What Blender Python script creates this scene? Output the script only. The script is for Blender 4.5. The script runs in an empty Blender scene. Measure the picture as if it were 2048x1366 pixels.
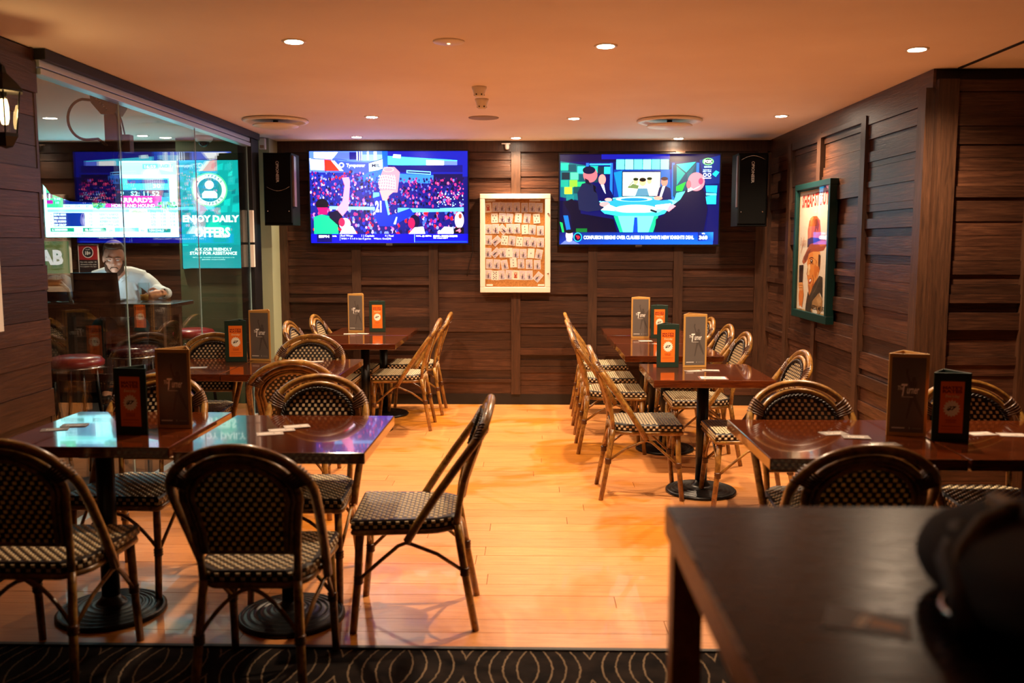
import bpy, bmesh, math, random
from mathutils import Vector, Matrix, Euler
random.seed(7)
PI = math.pi
scene = bpy.context.scene
COL = scene.collection

# ------------------------------------------------------------------ camera, world, exposure
cd = bpy.data.cameras.new('camera'); cam = bpy.data.objects.new('camera', cd); COL.objects.link(cam)
cam.location = (0, 0, 1.52)
cam.rotation_euler = (math.radians(90 - 6.2144), 0, math.radians(1.3288))
cd.sensor_width = 36; cd.lens = 1800 / 2048 * 36
cd.clip_start = 0.05; cd.clip_end = 60
cd.dof.use_dof = True; cd.dof.focus_distance = 6.2; cd.dof.aperture_fstop = 2.2
scene.camera = cam
world = bpy.data.worlds.new('world'); scene.world = world; world.use_nodes = True
world.node_tree.nodes['Background'].inputs[0].default_value = (0.02, 0.012, 0.008, 1)
world.node_tree.nodes['Background'].inputs[1].default_value = 0.3
vs = scene.view_settings
vs.view_transform = 'Standard'; vs.look = 'None'; vs.exposure = 0.0; vs.gamma = 1.0; vs.use_curve_mapping = False
DOWNLIGHT_POWER = 135.0
DOWNLIGHT_COLOR = (1.0, 0.70, 0.44)
SCREEN_GAIN = 3.0

# ------------------------------------------------------------------ helpers
def L(h):
    """hex colour -> linear rgb"""
    h = h.lstrip('#'); out = []
    for i in (0, 2, 4):
        c = int(h[i:i+2], 16) / 255
        out.append(c / 12.92 if c <= 0.04045 else ((c + 0.055) / 1.055) ** 2.4)
    return tuple(out)

class MB:
    """collects geometry; build() links it as one mesh object"""
    def __init__(s): s.v = []; s.f = []; s.m = []; s.c = None; s.sm = []
    def add(s, vs_, fs, mi=0, smooth=False):
        o = len(s.v); s.v += [tuple(p) for p in vs_]
        for f in fs: s.f.append(tuple(i + o for i in f)); s.m.append(mi); s.sm.append(smooth)
        return s
    def box(s, x0, x1, y0, y1, z0, z1, mi=0, ch=0.0):
        if ch <= 0:
            v = [(x, y, z) for z in (z0, z1) for y in (y0, y1) for x in (x0, x1)]
            return s.add(v, [(0,2,3,1),(4,5,7,6),(0,1,5,4),(2,6,7,3),(0,4,6,2),(1,3,7,5)], mi)
        bm = bmesh.new(); bmesh.ops.create_cube(bm, size=1)
        for q in bm.verts: q.co = ((x0+x1)/2 + q.co.x*(x1-x0), (y0+y1)/2 + q.co.y*(y1-y0), (z0+z1)/2 + q.co.z*(z1-z0))
        bmesh.ops.bevel(bm, geom=bm.edges[:], offset=ch, segments=2, affect='EDGES', profile=0.5)
        return s.frombm(bm, mi)
    def frombm(s, bm, mi=0, smooth=False):
        bm.verts.index_update()
        s.add([q.co[:] for q in bm.verts], [[q.index for q in f.verts] for f in bm.faces], mi, smooth); bm.free(); return s
    def tube(s, pts, r, n=8, mi=0, closed=False, cap=True):
        pts = [Vector(p) for p in pts]; N = len(pts); rs = r if isinstance(r, (list, tuple)) else [r]*N
        rings = []; up = None
        for i in range(N):
            if closed: t = pts[(i+1) % N] - pts[i-1]
            else: t = pts[min(i+1, N-1)] - pts[max(i-1, 0)]
            t.normalize()
            if up is None:
                up = Vector((0,0,1)) if abs(t.z) < 0.9 else Vector((1,0,0))
            a = t.cross(up).normalized(); b = a.cross(t).normalized(); up = b
            rings.append([pts[i] + (a*math.cos(2*PI*k/n) + b*math.sin(2*PI*k/n))*rs[i] for k in range(n)])
        v = [p for ring in rings for p in ring]; f = []
        for i in range(N if closed else N-1):
            j = (i+1) % N
            for k in range(n): f.append((i*n+k, i*n+(k+1) % n, j*n+(k+1) % n, j*n+k))
        s.add(v, f, mi, True)
        if cap and not closed:
            o = len(s.v) - len(v)
            s.f.append(tuple(o+k for k in reversed(range(n)))); s.m.append(mi); s.sm.append(False)
            s.f.append(tuple(o+(N-1)*n+k for k in range(n))); s.m.append(mi); s.sm.append(False)
        return s
    def lathe(s, prof, c=(0,0,0), n=24, mi=0, smooth=True):
        v = []; f = []
        for r, z in prof:
            for k in range(n): v.append((c[0]+r*math.cos(2*PI*k/n), c[1]+r*math.sin(2*PI*k/n), c[2]+z))
        for i in range(len(prof)-1):
            for k in range(n): f.append((i*n+k, i*n+(k+1) % n, (i+1)*n+(k+1) % n, (i+1)*n+k))
        s.add(v, f, mi, smooth)
        o = len(s.v) - len(v)
        if prof[0][0] > 1e-5: s.f.append(tuple(o+k for k in reversed(range(n)))); s.m.append(mi); s.sm.append(False)
        if prof[-1][0] > 1e-5: s.f.append(tuple(o+(len(prof)-1)*n+k for k in range(n))); s.m.append(mi); s.sm.append(False)
        return s
    def prism(s, poly, axis, a0, a1, mi=0):
        """extrude a 2D outline along an axis: 'y' takes (x,z), 'x' takes (y,z), 'z' takes (x,y)"""
        def P(p, a): return {'y': (p[0], a, p[1]), 'x': (a, p[0], p[1]), 'z': (p[0], p[1], a)}[axis]
        n = len(poly)
        v = [P(p, a0) for p in poly] + [P(p, a1) for p in poly]
        f = [tuple(range(n))[::-1], tuple(range(n, 2*n))] + [(i, (i+1) % n, (i+1) % n + n, i+n) for i in range(n)]
        return s.add(v, f, mi)
    def ell(s, c, r, n=16, m=10, mi=0):
        prof = []
        v = []; f = []
        for i in range(m+1):
            t = PI*i/m
            for k in range(n):
                a = 2*PI*k/n
                v.append((c[0]+r[0]*math.sin(t)*math.cos(a), c[1]+r[1]*math.sin(t)*math.sin(a), c[2]+r[2]*math.cos(t)))
        for i in range(m):
            for k in range(n): f.append((i*n+k, (i+1)*n+k, (i+1)*n+(k+1) % n, i*n+(k+1) % n))
        return s.add(v, f, mi, True)
    def xf(s, M):
        s.v = [tuple(M @ Vector(p)) for p in s.v]; return s
    def mesh(s, name, mats):
        me = bpy.data.meshes.new(name); me.from_pydata(s.v, [], s.f)
        for m in (mats if isinstance(mats, (list, tuple)) else [mats]): me.materials.append(m)
        me.polygons.foreach_set('material_index', s.m); me.polygons.foreach_set('use_smooth', s.sm)
        bm = bmesh.new(); bm.from_mesh(me); bmesh.ops.recalc_face_normals(bm, faces=bm.faces[:]); bm.to_mesh(me); bm.free()
        me.update(); return me
    def build(s, name, mats, parent=None, loc=None, rot=None):
        o = bpy.data.objects.new(name, s.mesh(name, mats)); COL.objects.link(o)
        if parent: o.parent = parent
        if loc: o.location = loc
        if rot: o.rotation_euler = rot
        return o

def link(name, me, parent=None, loc=(0,0,0), rot=(0,0,0), scale=(1,1,1)):
    o = bpy.data.objects.new(name, me); COL.objects.link(o)
    o.location = loc; o.rotation_euler = rot; o.scale = scale
    if parent: o.parent = parent
    return o
def tag(o, label=None, cat=None, group=None, kind=None):
    if label: o['label'] = label
    if cat: o['category'] = cat
    if group: o['group'] = group
    if kind: o['kind'] = kind
    return o
def empty(name, loc=(0,0,0), rz=0):
    o = bpy.data.objects.new(name, None); COL.objects.link(o); o.location = loc; o.rotation_euler = (0,0,rz)
    o.empty_display_size = 0.05; return o
def dup(root, loc, rz, label, group=None):
    r = root.copy(); COL.objects.link(r); r.location = loc; r.rotation_euler = (0,0,rz); r['label'] = label
    if group: r['group'] = group
    for ch in list(root.children):
        c = ch.copy(); COL.objects.link(c); c.parent = r
        for g in list(ch.children):
            d = g.copy(); COL.objects.link(d); d.parent = c
    return r
def arc(cx, cz, a, b, t0, t1, n):
    return [(cx + a*math.cos(t0+(t1-t0)*i/n), cz + b*math.sin(t0+(t1-t0)*i/n)) for i in range(n+1)]

# ------------------------------------------------------------------ materials
def mat(name, col=(0.5,0.5,0.5), rough=0.5, metal=0.0, coat=0.0, emit=None, spec=0.5):
    m = bpy.data.materials.new(name); m.use_nodes = True
    b = m.node_tree.nodes['Principled BSDF']
    if isinstance(col, str): col = L(col)
    b.inputs['Base Color'].default_value = (*col, 1); b.inputs['Roughness'].default_value = rough
    b.inputs['Metallic'].default_value = metal; b.inputs['Coat Weight'].default_value = coat
    b.inputs['Specular IOR Level'].default_value = spec
    if emit:
        b.inputs['Emission Color'].default_value = (*emit[0], 1); b.inputs['Emission Strength'].default_value = emit[1]
    return m
class NT:
    def __init__(s, m): s.t = m.node_tree; s.n = s.t.nodes; s.b = s.n['Principled BSDF']
    def new(s, typ, **kw):
        o = s.n.new(typ)
        for k, v in kw.items():
            if isinstance(k, str) and k.startswith('i_'): o.inputs[k[2:]].default_value = v
            else: setattr(o, k, v)
        return o
    def l(s, a, b): s.t.links.new(a, b)
    def math(s, op, a, b=None, clamp=False):
        o = s.n.new('ShaderNodeMath'); o.operation = op; o.use_clamp = clamp
        for i, q in enumerate((a, b)):
            if q is None: continue
            if isinstance(q, (int, float)): o.inputs[i].default_value = q
            else: s.l(q, o.inputs[i])
        return o.outputs[0]
    def pos(s, sc=(1,1,1), obj=False):
        mp = s.new('ShaderNodeMapping'); mp.inputs['Scale'].default_value = sc
        if obj: s.l(s.new('ShaderNodeTexCoord').outputs['Object'], mp.inputs[0])
        else: s.l(s.new('ShaderNodeNewGeometry').outputs['Position'], mp.inputs[0])
        return mp.outputs[0]
    def noise(s, vec, scale=5, det=4, rough=0.55, dist=0):
        o = s.new('ShaderNodeTexNoise'); s.l(vec, o.inputs['Vector'])
        o.inputs['Scale'].default_value = scale; o.inputs['Detail'].default_value = det
        o.inputs['Roughness'].default_value = rough; o.inputs['Distortion'].default_value = dist
        return o.outputs['Fac']
    def ramp(s, fac, stops):
        o = s.new('ShaderNodeValToRGB'); s.l(fac, o.inputs[0]); e = o.color_ramp.elements
        while len(e) < len(stops): e.new(0.5)
        for q, (p, c) in zip(e, stops):
            q.position = p; q.color = (*(L(c) if isinstance(c, str) else c), 1)
        return o.outputs[0]
    def mix(s, fac, a, b, typ='MIX'):
        o = s.new('ShaderNodeMix', data_type='RGBA', blend_type=typ)
        for i, q in ((0, fac), (6, a), (7, b)):
            if isinstance(q, (int, float)): o.inputs[i].default_value = q
            elif isinstance(q, (tuple, str)): o.inputs[i].default_value = (*(L(q) if isinstance(q, str) else q), 1)
            else: s.l(q, o.inputs[i])
        return o.outputs[2]
    def bump(s, h, strength=0.3, dist=0.005):
        o = s.new('ShaderNodeBump'); o.inputs['Strength'].default_value = strength; o.inputs['Distance'].default_value = dist
        s.l(h, o.inputs['Height']); s.l(o.outputs[0], s.b.inputs['Normal'])
    def color(s, c): s.l(c, s.b.inputs['Base Color'])
    def rough(s, r): s.l(r, s.b.inputs['Roughness'])

def wood(name, dark, mid, light, rough=0.45, stretch=(1.2,1.2,22), coat=0.0, bump=0.35, vary=0.5, obj=False, nscale=4):
    m = mat(name, (0.1,0.05,0.03), rough, coat=coat); t = NT(m)
    vec = t.pos(stretch, obj)
    rnd = t.new('ShaderNodeObjectInfo').outputs['Random']
    off = t.new('ShaderNodeVectorMath', operation='ADD'); t.l(vec, off.inputs[0])
    cmb = t.new('ShaderNodeCombineXYZ'); s7 = t.math('MULTIPLY', rnd, 37.0)
    for i in range(3): t.l(s7, cmb.inputs[i])
    t.l(cmb.outputs[0], off.inputs[1])
    n1 = t.noise(off.outputs[0], nscale, 6, 0.6, 0.6); n2 = t.noise(off.outputs[0], nscale*5, 3, 0.6)
    f = t.math('ADD', t.math('MULTIPLY', n1, 0.75), t.math('MULTIPLY', n2, 0.25))
    c = t.ramp(f, [(0.3, dark), (0.5, mid), (0.72, light)])
    v = t.math('ADD', t.math('MULTIPLY', rnd, vary), 1 - vary/2)
    hs = t.new('ShaderNodeHueSaturation'); t.l(c, hs.inputs['Color']); t.l(v, hs.inputs['Value'])
    t.color(hs.outputs[0]); t.bump(f, bump, 0.004)
    return m

M = {}
M['wallwood'] = wood('stained_wall_plank', '#1f110b', '#3c2317', '#583826', 0.36, vary=0.8, bump=0.5)
M['batten'] = wood('stained_batten', '#24140c', '#3e2617', '#523422', 0.42, stretch=(18,18,1.2), vary=0.2)
M['wallback'] = mat('wall_backing', '#120a08', 0.8)
M['black'] = mat('black_paint', '#0a0808', 0.5)
M['blackgloss'] = mat('black_plastic', '#0b0b0d', 0.25)
M['castiron'] = mat('black_cast_iron', '#0e0c0c', 0.35, 0.3)
M['white'] = mat('white_plastic', '#e8e2d8', 0.4)
M['chrome'] = mat('chrome', '#c8c8c8', 0.2, 1.0)
M['steel'] = mat('brushed_track_metal', '#c4d2da', 0.38, 0.7)
M['cream'] = mat('cream_frame_paint', '#d6cabb', 0.4)
M['palegreen'] = mat('pale_green_paint', '#9aa183', 0.6)
M['green'] = mat('sage_green_paint', '#5d6b4e', 0.6)
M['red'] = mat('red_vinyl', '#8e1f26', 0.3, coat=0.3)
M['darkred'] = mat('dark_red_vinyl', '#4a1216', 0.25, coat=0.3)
M['menugreen'] = mat('dark_green_leatherette', '#12281c', 0.5)
M['menutan'] = mat('tan_board_edge', '#b98a45', 0.55)
M['dark'] = mat('dark_room_paint', '#15100f', 0.7)
M['fabric'] = mat('black_bag_fabric', '#0c0b0b', 0.85)
M['paper'] = mat('paper', '#e9e4da', 0.6)
# printed / screen colours come from a colour attribute on flat artwork
def attr_mat(name, emis=0.0, rough=0.5):
    m = mat(name, (0,0,0), rough); t = NT(m)
    a = t.new('ShaderNodeAttribute', attribute_name='Col')
    if emis:
        t.l(a.outputs['Color'], t.b.inputs['Emission Color']); t.b.inputs['Emission Strength'].default_value = emis
        t.b.inputs['Base Color'].default_value = (0.01,0.01,0.01,1)
    else: t.color(a.outputs['Color'])
    return m
M['print'] = attr_mat('printed_ink', 0, 0.45)
M['screen'] = attr_mat('lit_screen', SCREEN_GAIN, 0.2)
M['screen_teal'] = attr_mat('lit_sign_screen', 2.6, 0.2)
M['screen_big'] = attr_mat('lit_big_screen', 5.0, 0.2)
M['backlit'] = attr_mat('backlit_sign_face', 0.7, 0.4)
M['poster'] = attr_mat('poster_print', 0, 0.35)

def m_ceiling():
    m = mat('ceiling_paint', '#f0e6e0', 0.75); t = NT(m)
    n = t.noise(t.pos((1,1,1)), 1.3, 3); t.color(t.ramp(n, [(0.3, '#ece0da'), (0.7, '#f4ebe6')])); return m
M['ceiling'] = m_ceiling()
def m_floor():
    m = mat('worn_timber_floorboard', (0.6,0.3,0.1), 0.3, coat=0.15); t = NT(m)
    rnd = t.new('ShaderNodeObjectInfo').outputs['Random']
    g = t.noise(t.pos((1.6, 34, 1)), 3, 6, 0.6, 0.4)
    base = t.ramp(g, [(0.3, '#bb7840'), (0.5, '#d08c50'), (0.75, '#d89a60')])
    gold = t.ramp(g, [(0.3, '#b06a20'), (0.55, '#c47c28'), (0.8, '#cc8834')])
    w = t.noise(t.pos((0.9, 1.0, 1)), 1.25, 4, 0.6, 0.8)
    wf = t.ramp(w, [(0.53, (0,0,0)), (0.60, (1,1,1))])
    c = t.mix(wf, base, gold)
    v = t.math('ADD', t.math('MULTIPLY', rnd, 0.16), 0.92)
    hs = t.new('ShaderNodeHueSaturation'); t.l(c, hs.inputs['Color']); t.l(v, hs.inputs['Value'])
    spk = t.noise(t.pos((7, 30, 1)), 6, 3, 0.7)
    sp = t.ramp(spk, [(0.27, (0.35,0.35,0.35)), (0.36, (1,1,1))])
    t.color(t.mix(1.0, hs.outputs[0], sp, 'MULTIPLY'))
    t.rough(t.math('ADD', t.math('MULTIPLY', w, -0.2), 0.42))
    t.bump(g, 0.12, 0.002); return m
M['floor'] = m_floor()
M['table'] = wood('mahogany_table_lacquer', '#2e1206', '#4a1e0a', '#663010', 0.11, stretch=(2,26,26), coat=0.5, bump=0.015, vary=0.25)
M['tablewarm'] = M['table']
def m_bar():
    m = mat('dark_worn_bar_top', '#140a08', 0.3, spec=0.13); t = NT(m)
    n = t.noise(t.pos((1,1,1)), 3, 5, 0.6, 0.3); t.color(t.ramp(n, [(0.3, '#0e0605'), (0.7, '#1a0d0a')]))
    n2 = t.noise(t.pos((3,14,1)), 5, 5, 0.65, 0.6); t.rough(t.math('ADD', t.math('MULTIPLY', n2, 0.30), 0.12)); return m
M['bar'] = m_bar()
M['baredge'] = wood('bar_edge_timber', '#a85c24', '#c47a38', '#d08c4a', 0.4, stretch=(14,2,14), bump=0.1, vary=0.1)
M['barworn'] = wood('worn_bare_edge', '#3a1f0e', '#a8763a', '#c09048', 0.5, stretch=(4,9,4), bump=0.1, vary=0.1)
def m_rattan():
    m = mat('rattan_cane', '#7a4a1c', 0.3, coat=0.25); t = NT(m)
    n = t.noise(t.pos((1,1,1), True), 14, 4, 0.6, 0.5); n2 = t.noise(t.pos((1,1,1), True), 55, 2)
    c = t.ramp(n, [(0.3, '#553614'), (0.5, '#865c26'), (0.7, '#ac8440')])
    d = t.ramp(n2, [(0.3, (0.45,0.45,0.45)), (0.45, (1,1,1))])
    t.color(t.mix(1.0, c, d, 'MULTIPLY')); return m
M['rattan'] = m_rattan()
M['weavedark'] = mat('dark_brown_weave', '#1b0f0b', 0.4)
def m_cream():
    m = mat('cream_weave', '#e6d2aa', 0.4); t = NT(m)
    tr = t.new('ShaderNodeBsdfTranslucent'); tr.inputs[0].default_value = (*L('#cfb060'), 1)
    mx = t.new('ShaderNodeMixShader'); mx.inputs[0].default_value = 0.3
    out = t.n['Material Output']; t.l(t.b.outputs[0], mx.inputs[1]); t.l(tr.outputs[0], mx.inputs[2]); t.l(mx.outputs[0], out.inputs[0]); return m
M['weavecream'] = m_cream()
M['bind'] = mat('dark_cane_binding', '#4a2a16', 0.35)
def m_glass(name, tint=(0.93,0.97,0.97)):
    m = bpy.data.materials.new(name); m.use_nodes = True; nt = m.node_tree; nt.nodes.clear()
    out = nt.nodes.new('ShaderNodeOutputMaterial'); mx = nt.nodes.new('ShaderNodeMixShader')
    tr = nt.nodes.new('ShaderNodeBsdfTransparent'); tr.inputs[0].default_value = (*tint, 1)
    gl = nt.nodes.new('ShaderNodeBsdfGlossy'); gl.inputs['Roughness'].default_value = 0.0; gl.inputs[0].default_value = (1,1,1,1)
    lw = nt.nodes.new('ShaderNodeLayerWeight'); lw.inputs[0].default_value = 0.5
    p = nt.nodes.new('ShaderNodeMath'); p.operation = 'POWER'; p.inputs[1].default_value = 5
    a = nt.nodes.new('ShaderNodeMath'); a.operation = 'MULTIPLY_ADD'; a.inputs[1].default_value = 0.96; a.inputs[2].default_value = 0.04
    nt.links.new(lw.outputs['Facing'], p.inputs[0]); nt.links.new(p.outputs[0], a.inputs[0])
    nt.links.new(a.outputs[0], mx.inputs[0]); nt.links.new(tr.outputs[0], mx.inputs[1]); nt.links.new(gl.outputs[0], mx.inputs[2])
    nt.links.new(mx.outputs[0], out.inputs[0]); return m
M['glass'] = m_glass('clear_glass_pane')
M['glassclear'] = m_glass('thin_clear_glass', (0.985,0.985,0.985))
M['glassedge'] = mat('bright_glass_edge', '#bfe6ea', 0.15)
def m_carpet():
    m = mat('patterned_carpet', '#14100e', 0.95, spec=0.1); t = NT(m)
    sep = t.new('ShaderNodeSeparateXYZ'); t.l(t.pos((1,1,1)), sep.inputs[0])
    per = 0.457
    u = t.math('MULTIPLY', t.math('ABSOLUTE', t.math('SUBTRACT', t.math('FRACT', t.math('DIVIDE', t.math('ADD', sep.outputs[0], 0.015+per*50.5), per)), 0.5)), per)
    v = t.math('MULTIPLY', t.math('SUBTRACT', t.math('FRACT', t.math('DIVIDE', t.math('ADD', sep.outputs[1], 30.0-3.10+0.25), 0.50)), 0.5), 0.50)
    # nested lens-shaped arcs
    r = t.math('ADD', t.math('SUBTRACT', u, 0.036), t.math('MULTIPLY', t.math('MULTIPLY', v, v), 1.7))
    wob = t.math('MULTIPLY', t.math('SUBTRACT', t.noise(t.pos((1,1,1)), 60, 2), 0.5), 0.012)
    fr = t.math('FRACT', t.math('DIVIDE', t.math('ADD', r, wob), 0.05))
    line = t.math('MULTIPLY', t.math('LESS_THAN', fr, 0.11), t.math('GREATER_THAN', r, -0.01))
    n = t.noise(t.pos((1,1,1)), 9, 3)
    bg = t.ramp(n, [(0.35, '#0f0b0a'), (0.65, '#251d19')])
    t.color(t.mix(line, bg, '#7d6a54')); t.bump(t.noise(t.pos((1,1,1)), 400, 2), 0.5, 0.003); return m
M['carpet'] = m_carpet()
def m_cork():
    m = mat('cork', '#b77a3c', 0.9); t = NT(m); n = t.noise(t.pos((1,1,1)), 90, 3)
    t.color(t.ramp(n, [(0.3, '#9a6129'), (0.7, '#c98c4c')])); return m
M['cork'] = m_cork()
def glow(name, col, s):
    m = bpy.data.materials.new(name); m.use_nodes = True; nt = m.node_tree; nt.nodes.clear()
    out = nt.nodes.new('ShaderNodeOutputMaterial'); e = nt.nodes.new('ShaderNodeEmission')
    e.inputs[0].default_value = (*col, 1); e.inputs[1].default_value = s; nt.links.new(e.outputs[0], out.inputs[0]); return m
M['lamp'] = glow('downlight_glow', (1.0, 0.80, 0.60), 150)
M['bulb'] = glow('filament_bulb_glow', (1.0, 0.62, 0.22), 25)
M['led'] = glow('small_indicator_led', (1.0, 0.7, 0.3), 4)
# ------------------------------------------------------------------ the setting
CZ = 2.46
def unit(name, m):
    return MB().box(-0.5,0.5,-0.5,0.5,-0.5,0.5).mesh(name, m)
PLANK = unit('plank', M['wallwood']); BATTEN = unit('batten', M['batten']); BOARD = unit('floorboard', M['floor'])
def slab(name, x0, x1, y0, y1, z0, z1, m, parent=None):
    o = MB().box(x0,x1,y0,y1,z0,z1).build(name, m, parent)
    if not parent: tag(o, kind='structure')
    return o
def blk(name, me, parent, x0, x1, y0, y1, z0, z1):
    return link(name, me, parent, ((x0+x1)/2,(y0+y1)/2,(z0+z1)/2), (0,0,0), (x1-x0,y1-y0,z1-z0))
def clad(parent, axis, plane, sgn, a0, a1, z0, z1, hs=(0.032,0.115), rnd=None):
    """horizontal boards of uneven height and depth on a wall panel; sgn is the side the room is on"""
    rnd = rnd or random; z = z0
    while z < z1 - 0.02:
        h = rnd.uniform(*hs); 
        if z1 - (z+h) < 0.04: h = z1 - z
        d = rnd.choice((0.006, 0.012, 0.018, 0.026, 0.036))
        p0, p1 = sorted((plane, plane + sgn*d))
        if axis == 'x': blk('plank', PLANK, parent, a0, a1, p0, p1, z, z+h-0.002)
        else: blk('plank', PLANK, parent, p0, p1, a0, a1, z, z+h-0.002)
        z += h
def batten(parent, axis, plane, sgn, a, w, z0, z1, d=0.045):
    p0, p1 = sorted((plane, plane + sgn*d))
    if axis == 'x': return blk('batten', BATTEN, parent, a-w/2, a+w/2, p0, p1, z0, z1)
    return blk('batten', BATTEN, parent, p0, p1, a-w/2, a+w/2, z0, z1)

# floor: boards over a dark subfloor, then carpet
floor = slab('floor', -2.46, 4.6, 3.25, 8.6, -0.06, -0.02, M['black'])
rf = random.Random(11)
y = 3.262; row = 0
while y < 8.42:
    w = 0.126; y1 = min(y + w, 8.43); xr = 2.2 if y > 5.05 else 3.3
    x = -2.40; first = True
    while x < xr - 0.05:
        ln = rf.uniform(0.5, 2.2) if first else rf.uniform(1.3, 2.6)
        first = False
        x1 = min(x + ln, xr)
        if xr - x1 < 0.4: x1 = xr
        dz = rf.uniform(-0.0006, 0.0004)
        blk('floorboard', BOARD, floor, x+0.0012, x1-0.0014, y+0.0009, y1-0.0010, -0.02, dz)
        x = x1
    y += w; row += 1
carpet = slab('floor_carpet', -2.46, 4.6, -3.2, 3.245, -0.06, -0.004, M['carpet'])
edge = MB().box(-2.40, 3.3, 3.240, 3.262, -0.02, 0.003, 0, 0.002).build('trim_1', M['black']); tag(edge, kind='structure')
lounge_floor = slab('floor_lounge', -6.6, -2.46, -3.2, 8.6, -0.06, -0.004, mat('dark_lounge_carpet', '#1a1413', 0.9))
ceiling = slab('ceiling', -6.6, 4.6, -3.2, 8.6, CZ, CZ+0.08, M['ceiling'])
seam = MB().box(2.28, 2.30, 1.5, 5.02, CZ-0.006, CZ-0.0005).build('trim_2', M['dark']); tag(seam, kind='structure')

# back wall (also the far wall of the lounge behind the glass)
wb = slab('wall_back', -6.6, 2.30, 8.46, 8.6, -0.02, CZ, M['wallback'])
rw = random.Random(3)
bx = [-2.34, -1.653, -0.93, -0.16, 0.556, 1.35, 2.10]
for a in bx: batten(wb, 'x', 8.46, -1, a, 0.085, 0.10, 2.36)
for a, b in zip(bx, bx[1:]): clad(wb, 'x', 8.46, -1, a+0.0425, b-0.0425, 0.10, 2.36, rnd=rw)
blk('rail', BATTEN, wb, -2.56, 2.18, 8.425, 8.46, 2.36, CZ)
bb = slab('baseboard_back', -2.40, 2.17, 8.432, 8.46, 0.0, 0.10, M['black'])
# lounge far wall boards
clad(wb, 'x', 8.46, -1, -4.7, -3.22, 0.10, 2.40, hs=(0.09,0.16), rnd=rw)

# right wall
wr = slab('wall_right', 2.18, 2.30, 5.05, 8.46, -0.02, CZ, M['wallback'])
ry = [8.36, 7.68, 6.90, 5.99]
for a in ry: batten(wr, 'y', 2.18, -1, a, 0.085, 0.10, 2.34 if a != 5.99 else 2.33)
post = batten(wr, 'y', 2.18, -1, 5.10, 0.10, 0.0, 2.36, 0.05)
ry2 = sorted(ry + [5.10])
for a, b in zip(ry2, ry2[1:]): clad(wr, 'y', 2.18, -1, a+0.045, b-0.0425, 0.10, 2.34, hs=(0.035,0.125), rnd=rw)
blk('rail', PLANK, wr, 2.165, 2.18, 5.05, 8.42, 2.34, CZ)
blk('rail', BATTEN, wr, 2.135, 2.18, 5.99-0.04, 6.90+0.04, 2.30, 2.335)
slab('baseboard_right', 2.15, 2.18, 5.05, 8.42, 0, 0.10, M['black'])
# return wall facing the camera, at the end of the right wall
wt = slab('wall_return', 2.18, 4.6, 5.06, 5.2, -0.02, CZ, M['wallback'])
batten(wt, 'x', 5.06, -1, 2.235, 0.11, 0.0, 2.40, 0.05)
batten(wt, 'x', 5.06, -1, 2.74, 0.10, 0.0, 2.40, 0.05)
batten(wt, 'x', 5.06, -1, 3.5, 0.10, 0.0, 2.40, 0.05)
for a, b in ((2.29, 2.69), (2.79, 3.45)): clad(wt, 'x', 5.06, -1, a, b, 0.10, 2.40, hs=(0.035,0.14), rnd=rw)
slab('baseboard_return', 2.18, 3.4, 5.0, 5.06, 0, 0.10, M['black'])
# clad wall beside the camera, ending where the glass starts
wl = slab('wall_left', -2.60, -2.43, -3.2, 4.41, -0.02, CZ, M['wallback'])
z = 0.02
while z < 2.43:
    h = rw.uniform(0.10, 0.15); d = rw.choice((0.012, 0.02, 0.028))
    blk('plank', PLANK, wl, -2.43, -2.43+d, 1.2, 4.41, z, min(z+h-0.003, 2.45)); z += h
slab('trim_3', -2.61, -2.415, 4.40, 4.42, 0, CZ, M['batten'])
# closing walls out of the picture
slab('wall_rear', -6.6, 4.6, -3.3, -3.2, -0.02, CZ, M['dark'])
slab('wall_far_right', 4.6, 4.7, -3.2, 5.2, -0.02, CZ, M['dark'])
slab('wall_lounge', -6.7, -6.6, -3.2, 8.6, -0.02, CZ, M['dark'])

# glass partition
win = tag(empty('window_1', (0,0,0)), kind='structure')
MB().box(-2.50,-2.36,4.42,7.86,2.405,CZ-0.002,0,0.003).build('header_beam', M['black'], win)
tr = MB().box(-2.455,-2.385,4.42,7.70,2.335,2.365,0,0.002)
tr.box(-2.450,-2.390,4.42,7.70,2.372,2.405,0,0.002).box(-2.43,-2.41,4.42,7.70,2.36,2.375)
tr.build('track', M['steel'], win)
MB().box(-2.50,-2.38,7.68,7.88,0,2.405,0,0.004).build('post', M['black'], win)
MB().box(-2.45,-2.39,4.42,7.68,0,0.05,0,0.003).build('floor_channel', M['steel'], win)
for a, b in ((4.43, 5.31), (5.318, 6.50), (6.508, 7.68)):
    g = MB().box(-2.425,-2.415,a,b,0.05,2.345).build('pane', M['glass'], win)
    MB().box(-2.4235,-2.4165,b-0.001,b+0.002,0.05,2.345).build('pane_edge', M['glassedge'], g)
# pale and green columns at the end of the partition
slab('trim_4', -2.535, -2.37, 8.16, 8.455, 0, CZ, M['palegreen'])
slab('trim_5', -3.215, -2.60, 8.16, 8.455, 0, CZ, M['green'])
slab('trim_6', -2.60, -2.535, 8.30, 8.455, 0, CZ, M['black'])
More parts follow.
